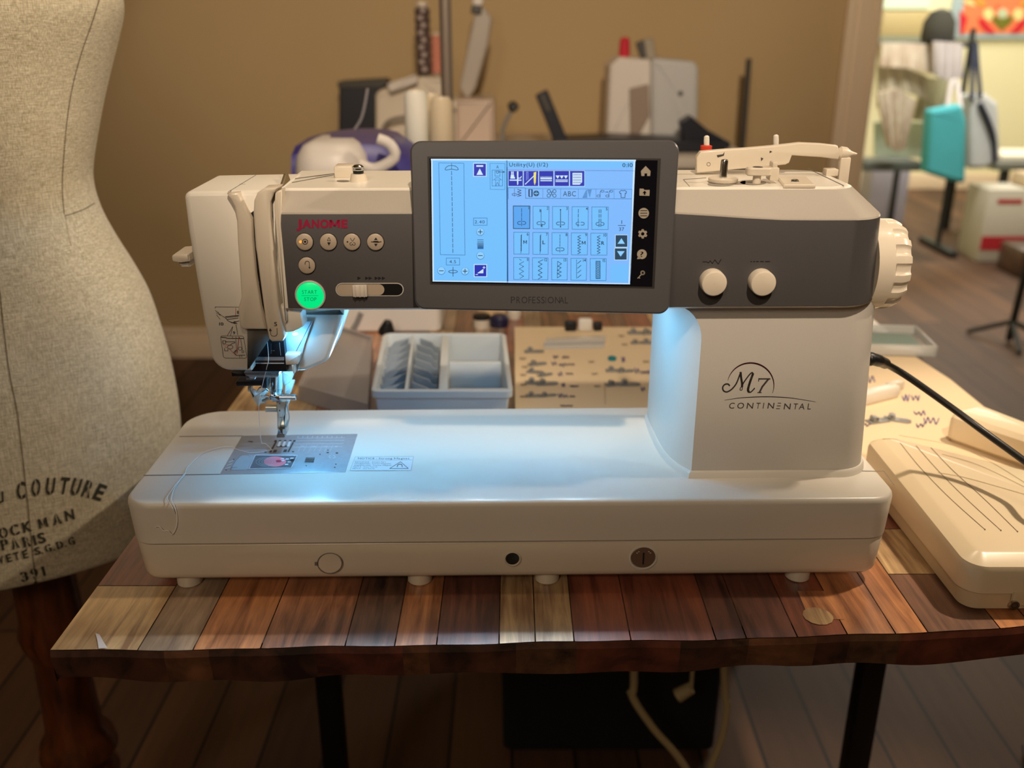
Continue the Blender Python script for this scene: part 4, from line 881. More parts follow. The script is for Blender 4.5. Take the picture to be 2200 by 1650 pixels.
# ------------------------------------------------------------------ card with presser feet, tray
M_CARD = mat('cream_card', rgb(226, 202, 166), .75, noise=.03, nscale=8); M_PEN = mat('purple_pen', rgb(70, 62, 150), .7); M_PENC = mat('faint_pencil', rgb(150, 130, 110), .8)
card = thing('display_card', 'large cream card with small metal feet and purple pen notes behind the machine', 'card', (0, 0, TZ))
cx0 = .004
MB(M_CARD).slab([(cx0, .90), (.582, .84), (.584, 1.16), (.56, 1.39), (cx0, 1.392)], [(0, .0004), (0, .0044)], I3).build('sheet', card)
CH = lambda px, py: at(px, py, Z=TZ+.0044)-Vector((0, 0, TZ))
b = MB(M_PEN); d = Dec(b, CH, NZ, 1080, 660, 5.789, .0004)
def scrib(x, y, w_, h, n, lw):
    rnd = random.Random(int(x*7+y)); q = [Vector((x+w_*k/n+rnd.uniform(-3, 3), y+(h/2)*(1 if k % 2 else -1)*rnd.uniform(.4, 1))) for k in range(n+1)]
    d.line([tuple(v) for v in spline(q, 4)], lw)
for x, y, w_, h, n in ((630, 620, 60, 40, 4), (740, 625, 90, 30, 6), (610, 710, 60, 60, 3), (700, 720, 90, 44, 5), (800, 715, 90, 20, 5), (690, 835, 50, 56, 3), (790, 830, 80, 20, 5), (735, 970, 40, 60, 3), (840, 985, 100, 24, 6), (690, 1105, 50, 60, 3), (750, 1110, 60, 60, 3), (830, 1112, 70, 16, 5), (1480, 655, 40, 70, 3), (1640, 790, 60, 80, 3), (1720, 810, 110, 50, 7), (1720, 1015, 50, 70, 3), (1830, 1000, 60, 50, 3), (720, 1228, 150, 20, 8)): scrib(x, y, w_, h, n, 11)
d.view(1800, 680, 2.5)
for x, y, w_, h, n in ((345, 440, 40, 40, 4), (395, 440, 45, 30, 4), (410, 520, 60, 26, 5), (460, 560, 80, 40, 6), (420, 585, 45, 24, 4), (120, 585, 50, 22, 4), (160, 340, 40, 40, 3)): scrib(x, y, w_, h, n, 6)
d.m(M_PENC).view(1080, 660, 5.789)
for x, y in ((215, 640), (240, 745), (220, 845), (220, 965), (215, 1115), (1070, 680), (1110, 830), (1140, 985), (1440, 360), (1480, 465), (1750, 680)): scrib(x, y, 70, 26, 5, 8)
d.line([(1270, 940), (1275, 1210)], 6)
b.build('pen_lettering', card, fixn=False)
M_FOOT = mat('foot_steel', rgb(150, 150, 148), .35, .35); M_FOOTD = mat('foot_dark', rgb(60, 58, 56), .4)
def pfoot(label, p, rz, first=None):
    if first: return dup(first, p, rz, label)
    t = thing('presser_foot', label, 'presser foot', p, rz, 'presser feet on the cream card')
    MB(M_FOOT).slab([(-.014, -.006), (.010, -.006), (.014, -.003), (.014, -.001), (.002, -.001), (.002, .001), (.014, .001), (.014, .003), (.010, .006), (-.014, .006)], [(0, .0002), (0, .0018), (.0006, .0022)], I3).build('sole', t)
    MB(M_FOOT).box((-.006, 0, .0055), (.007, .009, .007), .001).build('shank', t); MB(M_FOOTD).cyl((-.006, -.006, .0075), (-.006, .006, .0075), .0012, n=10).build('crossbar', t)
    return t
pf0 = None
for (px, py, rz, sc, lab) in ((1148, 756, 0, 1.2, 'metal presser foot alone at the left below the clear ruler on the card'), (1155, 783, .3, 1.1, 'upper pale metal presser foot of the left column on the card'), (1150, 800, -.2, 1.0, 'second metal presser foot down the left column on the card'), (1172, 806, .5, .9, 'small metal presser foot tilted beside the left column on the card'),
                          (1152, 823, 0, 1.2, 'wide metal presser foot in the left column of the card'), (1176, 825, .1, 1.2, 'metal presser foot touching the wide foot on the card'), (1150, 851, 0, 1.0, 'lowest metal presser foot of the left column on the card'), (1178, 850, .2, .9, 'metal presser foot right of the lowest one on the card'),
                          (1322, 797, 0, 1.1, 'faint metal presser foot left of the purple notes under the column'), (1344, 798, .2, 1.0, 'metal presser foot nearest the purple notes beside the column'), (1322, 826, .3, 1.1, 'metal presser foot with open loop on the right of the card'), (1352, 826, 0, 1.2, 'dark flat metal presser foot on the right of the card'),
                          (1370, 716, 0, 1.3, 'black and steel presser foot at the far right top of the card'), (1398, 716, .2, 1.3, 'presser foot half behind the column at the card top'), (1372, 737, .1, 1.0, 'small dark presser foot below the top right pair on the card'), (1397, 737, 0, 1.2, 'lower dark presser foot beside the column at the card top'),
                          (1888, 905, .3, 1.3, 'left one of two black wire presser feet right of the column'), (1928, 903, -.4, 1.3, 'right one of two black wire presser feet right of the column')):
    q = at(px, py, Z=TZ+.0046); o = pfoot(lab, q, rz, pf0); o.scale = (sc*.85, sc*.8, sc*.6); pf0 = pf0 or o
q = at(1315, 773, Z=TZ+.0044); tag(MB(mat('teal_plastic', rgb(10, 120, 130), .4)).lathe([(.006, .0002), (.006, .004), (.004, .005)], q, (0, 0, 1), 20).build('bobbin'), 'small teal round bobbin lying on the cream card', 'bobbin')
M_CLEAR = mat('clear_plastic', rgb(226, 226, 222), .15, alpha=.55, coat=.3)
r_ = thing('clear_ruler', 'clear plastic seam guide strip lying across the top of the cream card', 'ruler', (0, 0, 0))
p = [at(*q, Z=TZ+.006) for q in ((1168, 748), (1298, 746), (1302, 728), (1175, 733))]
MB(M_CLEAR).slab([tuple(v.xy) for v in p], [(0, TZ+.0047), (0, TZ+.011), (.002, TZ+.012)], I3).build('strip', r_); MB(M_FOOT).tube([p[0]+Vector((0, 0, .007)), p[1]+Vector((0, 0, .007))], .0014).build('edge', r_)
k_ = thing('spring_clip', 'black and white clip standing at the far edge of the card', 'clip', (0, 0, 0))
q = at(1257, 712, Z=TZ+.0046); MB(M_BLACK).box(q+Vector((-.022, .004, .008)), (.018, .01, .016), .003).build('jaw', k_); MB(M_BLACK).box(q+Vector((.020, .006, .007)), (.014, .01, .014), .003).build('jaw', k_); MB(M_WHITE).box(q+Vector((0, .004, .010)), (.022, .014, .020), .004).build('body', k_)
st = thing('white_clamp', 'white plastic attachment lying slanted on the card right of the machine', 'attachment', at(1880, 860, Z=TZ+.0046), .5)
MB(M_WHITE).box((0, 0, .008), (.07, .016, .016), .003).build('body', st); MB(M_CREAM).box((.038, .004, .011), (.026, .010, .012), .002).build('arm', st)
tr = thing('clear_tray', 'small clear tray lying on the card at the table right edge', 'tray', at(1905, 742, Z=TZ+.0046), -.1)
MB(M_CLEAR).box((0, 0, .003), (.11, .10, .005), .002).box((0, .048, .010), (.11, .004, .014), .001).box((-.053, 0, .010), (.004, .1, .014), .001).box((.053, 0, .010), (.004, .1, .014), .001).box((0, -.048, .010), (.11, .004, .014), .001).build('body', tr)
MB(mat('grey_teal_paper', rgb(150, 170, 160), .7)).box((0, .012, .0062), (.085, .05, .0012)).build('insert', tr)
# ------------------------------------------------------------------ bobbin organiser and its lid
M_ORG = mat('translucent_plastic', rgb(206, 212, 214), .35, coat=.15); M_ORGD = mat('translucent_wall_plastic', rgb(158, 168, 178), .4)
og = thing('organiser_box', 'pale plastic organiser box with slanted bobbin slots behind the machine', 'box', (-.085, 1.012, TZ))
ob = arc_poly([(-.080, 0, .008), (.086, 0, .008), (.076, .222, .012), (-.094, .222, .012)], 5); zr = .045
MB(M_ORG).rings([[(u, v, z) for u, v in inset(ob, i)] for i, z in ((.010, .001), (.008, .003), (.004, zr-.010), (.004, zr-.009), (0, zr-.008), (0, zr), (.002, zr+.001), (.0055, zr+.001), (.0065, zr-.002), (.009, .004))], True, True).build('body', og, .5)
def xo(u, v): return u-.012*v/.222
b = MB(M_ORG)
for u, w_ in ((.004, .010), (-.040, .003)): b.box((xo(u, .11), .112, .024), (w_, .206, .042), .001, Matrix.Rotation(.054, 3, 'Z'))
b.box((.038, .112, .022), (.066, .006, .040), .001); b.box((.034, .214, .024), (.066, .006, .042), .001); b.box((.046, .0085, .024), (.066, .006, .042), .001)
b.build('divider', og)
for k in range(7):
    for s in (-1, 1):
        v = .020+k*.029; c0 = -.040
        q = [Vector((xo(c0+s*(.004+.032*j/6), v), v+.030*(1-j/6)**1.6*.9, 0)) for j in range(7)]
        MB(M_ORGD).rings([[(p.x, p.y-.0012, .004), (p.x, p.y+.0012, .004), (p.x, p.y+.0012, .040-.006*(j > 4)), (p.x, p.y-.0012, .040-.006*(j > 4))] for j, p in enumerate(q)]).build('slot_divider', og)
b = MB(M_ORGD); b.box((.040, .060, .006), (.062, .09, .004)).box((.036, .165, .006), (.062, .09, .004)).build('compartment_floor', og)
M_LID = mat('smoky_lid_plastic', rgb(164, 158, 156), .3, alpha=.62, coat=.2)
lid = thing('open_box_cover', 'translucent lid lying open against the organiser box left side', 'lid', at(790, 876, Z=TZ), math.radians(0))
A = [at(*p, Z=z) for p, z in (((790, 868), TZ+.024), ((640, 828), TZ+.020), ((700, 690), TZ+.030), ((800, 722), TZ+.034))]
A = [v-lid.location for v in A]; lo_ = [Vector((v.x*1.0, v.y, .001)) for v in A]
def lerp(a, b_, t): return a+(b_-a)*t
ins = lambda P_, t, dz: [lerp(p, sum(P_, Vector())/4, t)+Vector((0, 0, dz)) for p in P_]
MB(M_LID).rings([ins(A, .06, -.004), ins(A, .05, 0), A, ins(A, .0, -.001), ins(lo_, -.01, 0), ins(lo_, .02, 0)], True, True).build('shell', lid, .3)
# ------------------------------------------------------------------ little things behind the machine
t = thing('small_jar', 'small pale jar with a black cap near the organiser box far corner', 'jar', at(1035, 702, Z=TZ)); MB(M_CREAM).lathe([(.013, 0), (.013, .014)], (0, 0, 0), (0, 0, 1), 20).build('body', t); MB(M_BLACK).lathe([(.014, .0142), (.014, .019), (.012, .020)], (0, 0, 0), (0, 0, 1), 20).build('cap', t)
tag(MB(mat('navy_plastic', rgb(30, 28, 62), .4)).lathe([(.014, 0), (.015, .004), (.015, .014), (.010, .018)], at(1073, 700, Z=TZ), (0, 0, 1), 20).build('spool_cap'), 'dark navy round spool cap behind the organiser box', 'cap')
tag(MB(M_CREAM).lathe([(.010, 0), (.012, .010), (.008, .02), (.004, .03)], at(1105, 684, Z=TZ), (0, 0, 1), 20).build('thread_cone'), 'little pale cone standing between navy cap and the cream card', 'cone')
# ------------------------------------------------------------------ dress form
def linen():
    m = mat('linen', rgb(196, 182, 146), .85, sheen=.2); nt = m.node_tree; b_ = nt.nodes['Principled BSDF']; L = nt.links.new
    tc = nt.nodes.new('ShaderNodeTexCoord'); ns = []
    for sc in ((1500, 1500, 110), (150, 150, 1900)):
        mp = nt.nodes.new('ShaderNodeMapping'); mp.inputs['Scale'].default_value = sc; n = nt.nodes.new('ShaderNodeTexNoise'); n.inputs['Scale'].default_value = .8; n.inputs['Detail'].default_value = 4
        L(tc.outputs['Object'], mp.inputs[0]); L(mp.outputs[0], n.inputs['Vector']); ns.append(n)
    n3 = nt.nodes.new('ShaderNodeTexNoise'); n3.inputs['Scale'].default_value = 9; n3.inputs['Detail'].default_value = 3; L(tc.outputs['Object'], n3.inputs['Vector'])
    mu = nt.nodes.new('ShaderNodeMath'); mu.operation = 'MULTIPLY'; L(ns[0].outputs['Fac'], mu.inputs[0]); L(ns[1].outputs['Fac'], mu.inputs[1])
    ad = nt.nodes.new('ShaderNodeMath'); ad.operation = 'MULTIPLY_ADD'; ad.inputs[1].default_value = .18; L(n3.outputs['Fac'], ad.inputs[0]); L(mu.outputs[0], ad.inputs[2])
    r = nt.nodes.new('ShaderNodeValToRGB'); e = r.color_ramp.elements; e[0].position = .16; e[1].position = .44; e[0].color = rgb(146, 132, 100); e[1].color = rgb(224, 214, 188)
    L(ad.outputs[0], r.inputs[0]); L(r.outputs[0], b_.inputs['Base Color'])
    bp = nt.nodes.new('ShaderNodeBump'); bp.inputs['Strength'].default_value = .35; bp.inputs['Distance'].default_value = .0006; L(mu.outputs[0], bp.inputs['Height']); L(bp.outputs[0], b_.inputs['Normal'])
    return m
M_LINEN = linen(); DF = Vector((-.59, 1.007, 0)); DR = math.radians(27)
sil = []
for px, py in ((262, 5), (262, 35), (254, 75), (238, 140), (222, 210), (209, 280), (200, 340), (199, 375), (206, 412), (222, 455), (250, 505), (285, 560), (318, 620), (342, 690), (362, 760), (376, 830), (383, 890), (384, 945), (382, 1000)):
    r = ray(px, py); kx = r.x/r.y; a = (kx*DF.y-DF.x)/(.87-.49*kx); sil.append((CAM.z+r.z/r.y*(DF.y+.49*a), a))
sil = sorted(sil); z0 = sil[0][0]
prof = [(.600, .160), (.603, .168), (.62, .173), (.66, .180)]+[s for s in sil if s[0] > .675]+[(sil[-1][0]+.03, sil[-1][1]), (sil[-1][0]+.08, sil[-1][1]-.006), (sil[-1][0]+.13, .176), (sil[-1][0]+.19, .162), (sil[-1][0]+.22, .12), (sil[-1][0]+.24, .07), (sil[-1][0]+.29, .058), (sil[-1][0]+.30, .05)]
form = thing('dress_form', 'linen covered tailor bust with black stencilled lettering left of the table', 'dress form', DF, DR)
def ratio(z): return .66+.14*math.exp(-((z-1.05)/.10)**2)+.10*max(0, min(1, (z-1.1)/.2))
NR = 72; pz_ = spline([Vector((a, z)) for z, a in prof], 4); rr = []
def form_pt(a, z, t, off=0):
    e = 2.25; c, s = math.cos(t), math.sin(t)
    x = math.copysign(abs(c)**(2/e), c)*(a+off); y = math.copysign(abs(s)**(2/e), s)*(a*ratio(z)+off); return Vector((x, y, z))
for v in pz_: rr.append([form_pt(v.x, v.y, 2*PI*k/NR) for k in range(NR)])
torso = MB(M_LINEN).rings(rr).build('torso', form)
def a_at(z):
    for p, q in zip(pz_, pz_[1:]):
        if p.y <= z <= q.y: return p.x+(q.x-p.x)*((z-p.y)/max(q.y-p.y, 1e-6))
    return pz_[-1].x
FM = Matrix.Translation(DF) @ Matrix.Rotation(DR, 4, 'Z'); FI = FM.inverted(); F3 = FI.to_3x3()
bm_ = bmesh.new(); bm_.from_mesh(torso.data); BV = BVHTree.FromBMesh(bm_)
def form_hit(px, py):
    h, n, i, d_ = BV.ray_cast(FI @ CAM, (F3 @ ray(px, py)).normalized())
    if h is None: h, n, i, d_ = BV.find_nearest((FI @ at(px, py, Y=.92)))
    return h, n
M_STEN = mat('stencil_ink', rgb(58, 56, 42), .8, noise=.3, nscale=400); M_STITCH = mat('seam_stitch', rgb(96, 82, 52), .8)
b = MB(M_STEN); d = Dec(b, form_hit, None, 0, 0, 1, .0008)
def stencil(t, pts, h, w_, lean=0.0):
    for ch, (x, y, r_) in zip(t, pts):
        if ch == '.': d.disc(x, y+h/2-1, 1.8); continue
        c_, s_ = math.cos(r_), math.sin(r_); gl = glyph(ch, .03); ww = w_*(.35 if ch in '1I' else 1)
        k = h/CAP; kx = ww/gl[2]
        vs = []
        for vx, vy in gl[0]:
            u = vx*kx-ww/2; v = -(vy*k-h/2); u -= v*lean
            vs.append(b.bm.verts.new(d.P(x+u*c_-v*s_, y+u*s_+v*c_)))
        for f_ in gl[1]: b.f([vs[i] for i in f_])
        if ch in 'COUR369DGAMP' and h > 14:              # the stencil's bridges
            b.m(M_LINEN); d.l(2); q = .5*h; d.poly([(x+s_*q*0-.9*c_-q*-s_, y-.9*s_-q*c_), (x+.9*c_-q*-s_, y+.9*s_-q*c_), (x+.9*c_+q*-s_, y+.9*s_+q*c_), (x-.9*c_+q*-s_, y-.9*s_+q*c_)]); b.m(M_STEN); d.l(0)
rd = math.radians
stencil('COUTURE', ((45, 1053, rd(-6)), (77, 1047, rd(-4)), (108, 1044, rd(0)), (138, 1043, rd(4)), (163, 1045, rd(10)), (189, 1050, rd(14)), (214, 1057, rd(20))), 34, 19, .12)
d.poly([(-12, 1082), (8, 1073), (8, 1077), (-12, 1086)]); d.poly([(3, 1055), (7, 1054), (8, 1077), (4, 1078)])
s_ = rd(-15)
stencil('OCKMAN', ((7, 1144, s_), (31, 1138, s_), (58, 1131, s_), (92, 1123, s_), (122, 1115, s_), (149, 1106, s_)), 21, 20, .05)
stencil('PARIS', ((10, 1169, s_), (32, 1167, s_), (57, 1163, s_), (74, 1160, s_), (89, 1155, s_)), 21, 17)
stencil('VETE', ((2, 1202, s_), (19, 1198, s_), (35, 1194, s_), (54, 1190, s_)), 16, 12); d.line([(54, 1181), (58, 1177)], 2)
stencil('S.G.D.G', ((80, 1183, s_), (91, 1181, s_), (103, 1177, s_), (116, 1174, s_), (128, 1170, s_), (141, 1166, s_), (153, 1162, s_)), 15, 14)
stencil('391', ((52, 1238, s_), (73, 1231, s_), (93, 1226, s_)), 19, 16)
b.build('stencil_lettering', torso, fixn=False)
b = MB(M_STITCH); d = Dec(b, form_hit, None, 0, 0, 1, .0007)
def seam(pts, w_, nseg, duty=.7):
    q = [tuple(v) for v in spline([Vector(p) for p in pts], nseg)]
    for p0, p1 in zip(q, q[1:]): d.line([p0, (p0[0]+(p1[0]-p0[0])*duty, p0[1]+(p1[1]-p0[1])*duty)], w_)
seam([(-4, 600), (1, 640), (6, 690), (20, 800), (36, 880), (48, 980), (60, 1090), (70, 1190), (78, 1262)], 1.8, 14, .85)
seam([(212, 0), (196, 50), (172, 120), (154, 190), (143, 260), (136, 340), (133, 400), (137, 460)], 1.6, 16, .6)
seam([(139, 463), (160, 457), (182, 448), (202, 436)], 1.4, 10, .7)
seam([(139, 463), (146, 500), (152, 530)], 1.0, 8, .5)
d.m(M_STEN).disc(78, 1254, 6)
b.build('seam_stitch_marking', torso, fixn=False)
M_TURN = wood('turned_wood', rgb(52, 24, 10), rgb(112, 56, 24), 30, 3, .3, .5, .1, 'Z')
MB(M_TURN).lathe([(.02, .03), (.040, .04), (.045, .08), (.034, .12), (.036, .19), (.047, .235), (.040, .255), (.050, .275), (.046, .295), (.036, .31), (.034, .36), (.032, .43), (.040, .452), (.043, .47), (.038, .49), (.036, .598)], (0, 0, 0), (0, 0, 1), 32).build('stand_column', form)
for k in range(3):
    a = DR+k*2*PI/3; u = Vector((math.cos(a), math.sin(a), 0)); MB(M_TURN).tube([Vector((0, 0, .10))+u*.03, Vector((0, 0, .09))+u*.10, Vector((0, 0, .04))+u*.19, Vector((0, 0, .018))+u*.24], [.02, .018, .016, .016], 10).build('foot', form)
# ------------------------------------------------------------------ white and purple overlocker with its cones, on the far part of the table
M_PURP = mat('purple_plastic', rgb(60, 52, 136), .4); M_PURP2 = mat('purple_smoke_plastic', rgb(98, 86, 128), .4); M_WH2 = mat('soft_white_plastic', rgb(222, 214, 206), .4)
ov = thing('overlock_machine', 'white overlock machine with a purple top cover on the far part of the table', 'overlocker', (-.21, 1.45, TZ))
MB(M_WH2).slab(arc_poly([(-.075, -.075, .012), (.10, -.075, .012), (.10, .15, .02), (-.075, .15, .02)], 4), [(.004, 0), (0, .004), (0, .10), (.006, .105)], I3).build('body', ov)
MB(M_WH2).slab(arc_poly([(-.118, -.05, .035), (-.012, -.05, .05), (.0, .10, .02), (-.118, .10, .03)], 6), [(.006, .100), (0, .106), (.0, .240), (.004, .262), (.014, .277), (.028, .283)], I3).build('head', ov)
b = MB(M_PURP)
rr = []
for k in range(15):
    t = k/14; x = -.124+.205*t; h = .262+.024*math.sin(PI*min(1, t*.9+.08))**.7-.10*max(0, t-.7); y0 = -.020+.03*t
    rr.append([(x, y0+.004, .15), (x, y0, h-.030), (x, y0+.010, h-.010), (x, y0+.04, h), (x, .12, h+.002), (x, .135, .15)])
b.rings(rr); ip = b.m(M_PURP2).mi
for fc in b.bm.faces:
    if fc.calc_center_median().z > .272: fc.material_index = ip
b.build('top_cover', ov)
MB(M_WH2).tube(spline([at(*p, Y=1.40)-ov.location for p in ((772, 352), (806, 362), (848, 338), (838, 310), (812, 298))], 3), .008, 10).build('bent_guide', ov)
MB(M_WH2).box((.045, .02, .14), (.11, .16, .09), .012).build('rear_housing', ov)
MB(M_BLACK).lathe([(.013, 0), (.012, .006), (.006, .02), (.002, .022)], at(830, 715, Z=TZ+.012)-ov.location, (.2, -.2, 1), 16).build('knob', ov)
MB(M_FOOT).tube([at(776, 672, Y=1.372)-ov.location, at(766, 695, Y=1.372)-ov.location, at(755, 712, Y=1.37)-ov.location], .004).build('lever', ov)
MB(M_WH2).box((.10, .205, .185), (.24, .10, .012), .004).build('spool_shelf', ov)
for px in (-.005, .2): MB(M_WH2).box((px, .19, .09), (.016, .03, .18), .003).build('shelf_support', ov)
mx_ = at(961, 200, Y=1.69).x-ov.location.x; MB(mat('mast_steel', rgb(128, 116, 106), .4, .4)).cyl((mx_, .24, .19), (mx_, .24, .66), .0105, .0105, 16).build('thread_mast', ov)
MB(mat('pale_wire', rgb(150, 146, 150), .5)).tube(spline([at(*p, Y=1.56)-ov.location for p in ((752, 300), (760, 282), (778, 250), (790, 190))], 5), .0022).build('guide_wire', ov)
M_CONE = mat('white_cone_thread', rgb(226, 224, 214), .75, noise=.06, nscale=300); M_CONE2 = mat('cream_cone_thread', rgb(206, 190, 162), .75, noise=.06, nscale=300)
for k, (px, py, m_, lb) in enumerate(((899, .165, M_CONE, 'tall white thread cone in front beside the cream cones behind the screen'), (931, .20, M_CONE2, 'cream thread cone between the white cone and the metal mast'), (952, .152, M_CONE2, 'slim cream thread cone furthest right, just before the metal mast'))):
    q = at(px, 380, Y=1.45+py); q.z = TZ+.192
    t = thing('thread_cone', lb, 'thread cone', q, 0, 'thread cones on the overlocker shelf')
    hh = at(px, 192+8*k, Y=1.45+py).z-q.z
    MB(m_).lathe([(.0195, .003), (.021, .008), (.020, hh*.5), (.019, hh-.008), (.015, hh-.002)], (0, 0, 0), (0, 0, 1), 28).build('thread', t); MB(M_CREAM).lathe([(.020, 0), (.020, .003), (.014, hh-.002), (.013, hh), (.007, hh), (.007, hh-.006)], (0, 0, 0), (0, 0, 1), 24).build('core', t)
# ------------------------------------------------------------------ work surface by the wall and what stands on it
BT = .842
bt = thing('work_table', 'white topped table along the back wall carrying more machines', 'table', (0, 0, 0))
MB(mat('pale_laminate', rgb(206, 196, 184), .5)).box((.11, 3.04, BT-.015), (1.18, .66, .03), .004).build('table_top', bt)
for lx in (-.44, .66):
    for ly in (2.76, 3.32): MB(M_LEG).box((lx, ly, (BT-.03)/2), (.04, .04, BT-.03), .003).build('leg', bt)
def solid(pts, Y, depth, m, parent, name, r=4, fil=.006, org=None, zmin=None):
    """front outline in pixels on the plane Y, with real depth."""
    o = [at(p[0], p[1], Y=Y) for p in arc_poly([(p[0], p[1], p[2] if len(p) > 2 else r) for p in pts], 4)]
    zmin = zmin if zmin is not None else (BT+.0008 if 2.7 < Y < 3.4 else 0)
    for v in o: v.z = max(v.z, zmin)
    org = org or Vector((0, 0, 0)); base = [(v.x-org.x, v.z-org.z) for v in o]
    return MB(m).slab(base, [(fil, 0), (fil*.3, fil*.3), (0, fil), (0, depth-fil), (fil, depth)], lambda u, v, w_: (u, Y-org.y+w_, v)).build(name, parent, .3)
def zat(Y): # pixel row of the work table top at depth Y
    dz = BT-CAM.z; k = dz/Y; s_, c_ = math.sin(PITCH), math.cos(PITCH); v = (s_+k*c_)/(c_-k*s_); return CY-v*F
y0 = zat(2.95)
cm = thing('cream_machine', 'cream sewing machine with raised lid behind the white thread cones', 'sewing machine', (0, 0, 0))
solid([(806, 205), (812, 196), (905, 165), (960, 168), (962, 215), (1010, 215), (1062, 214), (1062, y0), (806, y0)], 2.98, .26, M_CREAM, cm, 'body', 6, .012)
solid([(980, 214), (1062, 214), (1064, y0), (980, y0)], 2.92, .10, mat('blush_plastic', rgb(206, 184, 168), .4), cm, 'front_housing', 6, .012)
solid([(986, 188), (1012, 60), (1022, 18), (1040, 14), (1058, 40), (1048, 100), (1022, 190), (1004, 218)], 3.06, .05, mat('grey_lid_plastic', rgb(176, 166, 154), .4), cm, 'lid', 8, .008)
solid([(1014, 12), (1018, -22), (1044, -24), (1036, 14)], 3.055, .05, M_WH2, cm, 'lid_handle', 6, .006); solid([(1010, 28), (1014, 10), (1036, 14), (1034, 32)], 3.05, .06, M_INK2, cm, 'lid_catch', 3, .004)
solid([(830, 180), (895, 160), (897, 178), (838, 200)], 2.94, .04, M_WH2, cm, 'guide_rail', 3, .006)
ztop = at(930, 166, Y=2.98).z+.002; q0 = at(912, 182, Y=3.08); q0.z = ztop; q1 = at(912, 4, Y=3.08)
t = thing('thread_tube', 'tall dark grey patterned thread spool standing on the cream machine', 'thread spool', q0)
b = MB(mat('dark_thread', rgb(88, 70, 66), .8, noise=.25, nscale=40)); n_ = 22; H = q1.z-q0.z
b.lathe([(.014 if k in (0, n_) else .023+.0022*math.sin(k*2.2), H*k/n_*.93) for k in range(n_+1)], (0, 0, 0), (0, 0, 1), 20); b.build('thread', t)
M_SILK = mat('pale_silk', rgb(178, 162, 156), .6)
b = MB(M_SILK)
for k in range(9): b.box((.004*(-1)**k, -.0235, .018+k*H*.1), (.014, .006, H*.06), .002)
b.build('wrap_pattern', t); MB(M_CREAM).lathe([(.018, H*.93), (.02, H*.95), (.018, H)], (0, 0, 0), (0, 0, 1), 20).build('core', t)
q0 = at(940, 178, Y=3.10); q0.z = ztop; t = thing('thread_tube', 'dusty pink thread spool right of the tall dark grey one', 'thread spool', q0); H = at(940, 70, Y=3.10).z-q0.z
MB(mat('pink_thread', rgb(206, 132, 112), .8)).lathe([(.012, .004), (.017, .008), (.017, H-.012), (.012, H-.008)], (0, 0, 0), (0, 0, 1), 20).build('thread', t); MB(M_CREAM).lathe([(.010, 0), (.010, H)], (0, 0, 0), (0, 0, 1), 16).build('core', t)
MB(mat('grey_cable', rgb(120, 112, 104), .5)).tube(spline([at(*p, Y=2.93) for p in ((818, 300), (822, 280), (836, 260), (868, 252), (880, 256))], 5), .006).build('looped_wire', cm)
bx = thing('black_box', 'black open box at the left end of the back work table', 'box', (0, 0, 0)); solid([(728, 182), (828, 178), (826, y0-4), (728, y0-2)], 3.245, .11, mat('navy_black', rgb(24, 26, 38), .5), bx, 'body', 3); solid([(724, 176), (826, 170), (832, 178), (822, 190), (726, 190)], 3.243, .114, M_INK2, bx, 'lid', 3, .004)
gl = thing('gooseneck_light', 'thin gooseneck light with a dark head right of the cream machine', 'light', (0, 0, 0)); P_ = [at(1082, y0-1, Y=2.86), at(1080, 280, Y=2.86), at(1092, 250, Y=2.86), at(1104, 232, Y=2.86)]
MB(M_FOOT).tube(spline(P_, 5), .006).build('neck', gl); MB(M_BLACK).lathe([(.004, -.012), (.016, -.004), (.014, .014), (.006, .02)], P_[-1], (-.5, 0, .8), 16).build('head', gl); MB(M_BLACK).lathe([(.018, .001), (.018, .008), (.006, .012)], (P_[0].x, P_[0].y, BT), (0, 0, 1), 20).build('base', gl)
M_NAVY = mat('blue_black_plastic', rgb(18, 22, 36), .4)
bs = thing('black_folding_stand', 'black stand with a slanted arm lying before the far white overlocker', 'stand', (0, 0, 0)); yb = zat(2.85)
solid([(1150, 205, 4), (1176, 192, 4), (1228, yb-6, 3), (1196, yb-6, 3)], 2.85, .03, M_NAVY, bs, 'arm', 3, .004); solid([(1158, 206), (1170, 201), (1186, 238), (1174, 242)], 2.845, .01, M_INK2, bs, 'arm_pad', 2, .002)
solid([(1190, yb-24), (1320, yb-30), (1480, yb-24), (1560, yb-18), (1560, yb), (1190, yb)], 2.83, .16, M_NAVY, bs, 'base', 3, .004)
solid([(1462, 262), (1484, 248), (1520, 278), (1570, 306), (1570, yb-8), (1470, yb-8)], 2.86, .05, M_NAVY, bs, 'side_plate', 4, .004)
ow = thing('white_overlocker', 'white overlocker with a red cone on top beside the back wall', 'overlocker', (0, 0, 0)); y1 = zat(3.05)
solid([(1310, 142), (1330, 122), (1400, 128), (1402, y1), (1302, y1)], 3.05, .18, M_WH2, ow, 'column', 8, .012); solid([(1400, 124), (1492, 132), (1502, 146), (1500, 250), (1490, y1), (1400, y1)], 3.02, .20, mat('silver_white_plastic', rgb(196, 196, 196), .4), ow, 'housing', 10, .014)
solid([(1352, 190, 3), (1394, 180, 3), (1396, 250, 3), (1366, y1-6, 3), (1354, y1-6, 3)], 3.045, .02, mat('taupe_plastic', rgb(150, 132, 118), .5), ow, 'front_recess', 3, .004); solid([(1374, 88, 3), (1404, 80, 3), (1412, 128, 3), (1384, 130, 3)], 3.12, .04, mat('grey_tension_plastic', rgb(160, 148, 130), .5), ow, 'thread_post', 3, .005)
solid([(1366, 92), (1384, 86), (1390, 130), (1378, 130)], 3.10, .02, M_INK2, ow, 'post_bracket', 2, .003)
b = MB(M_INK2); q = at(1462, 201, Y=3.02); b.lathe([(.008, -.0002), (1e-4, -.0006)], q, (0, 1, 0), 14, False, False); b.build('logo_badge', ow)
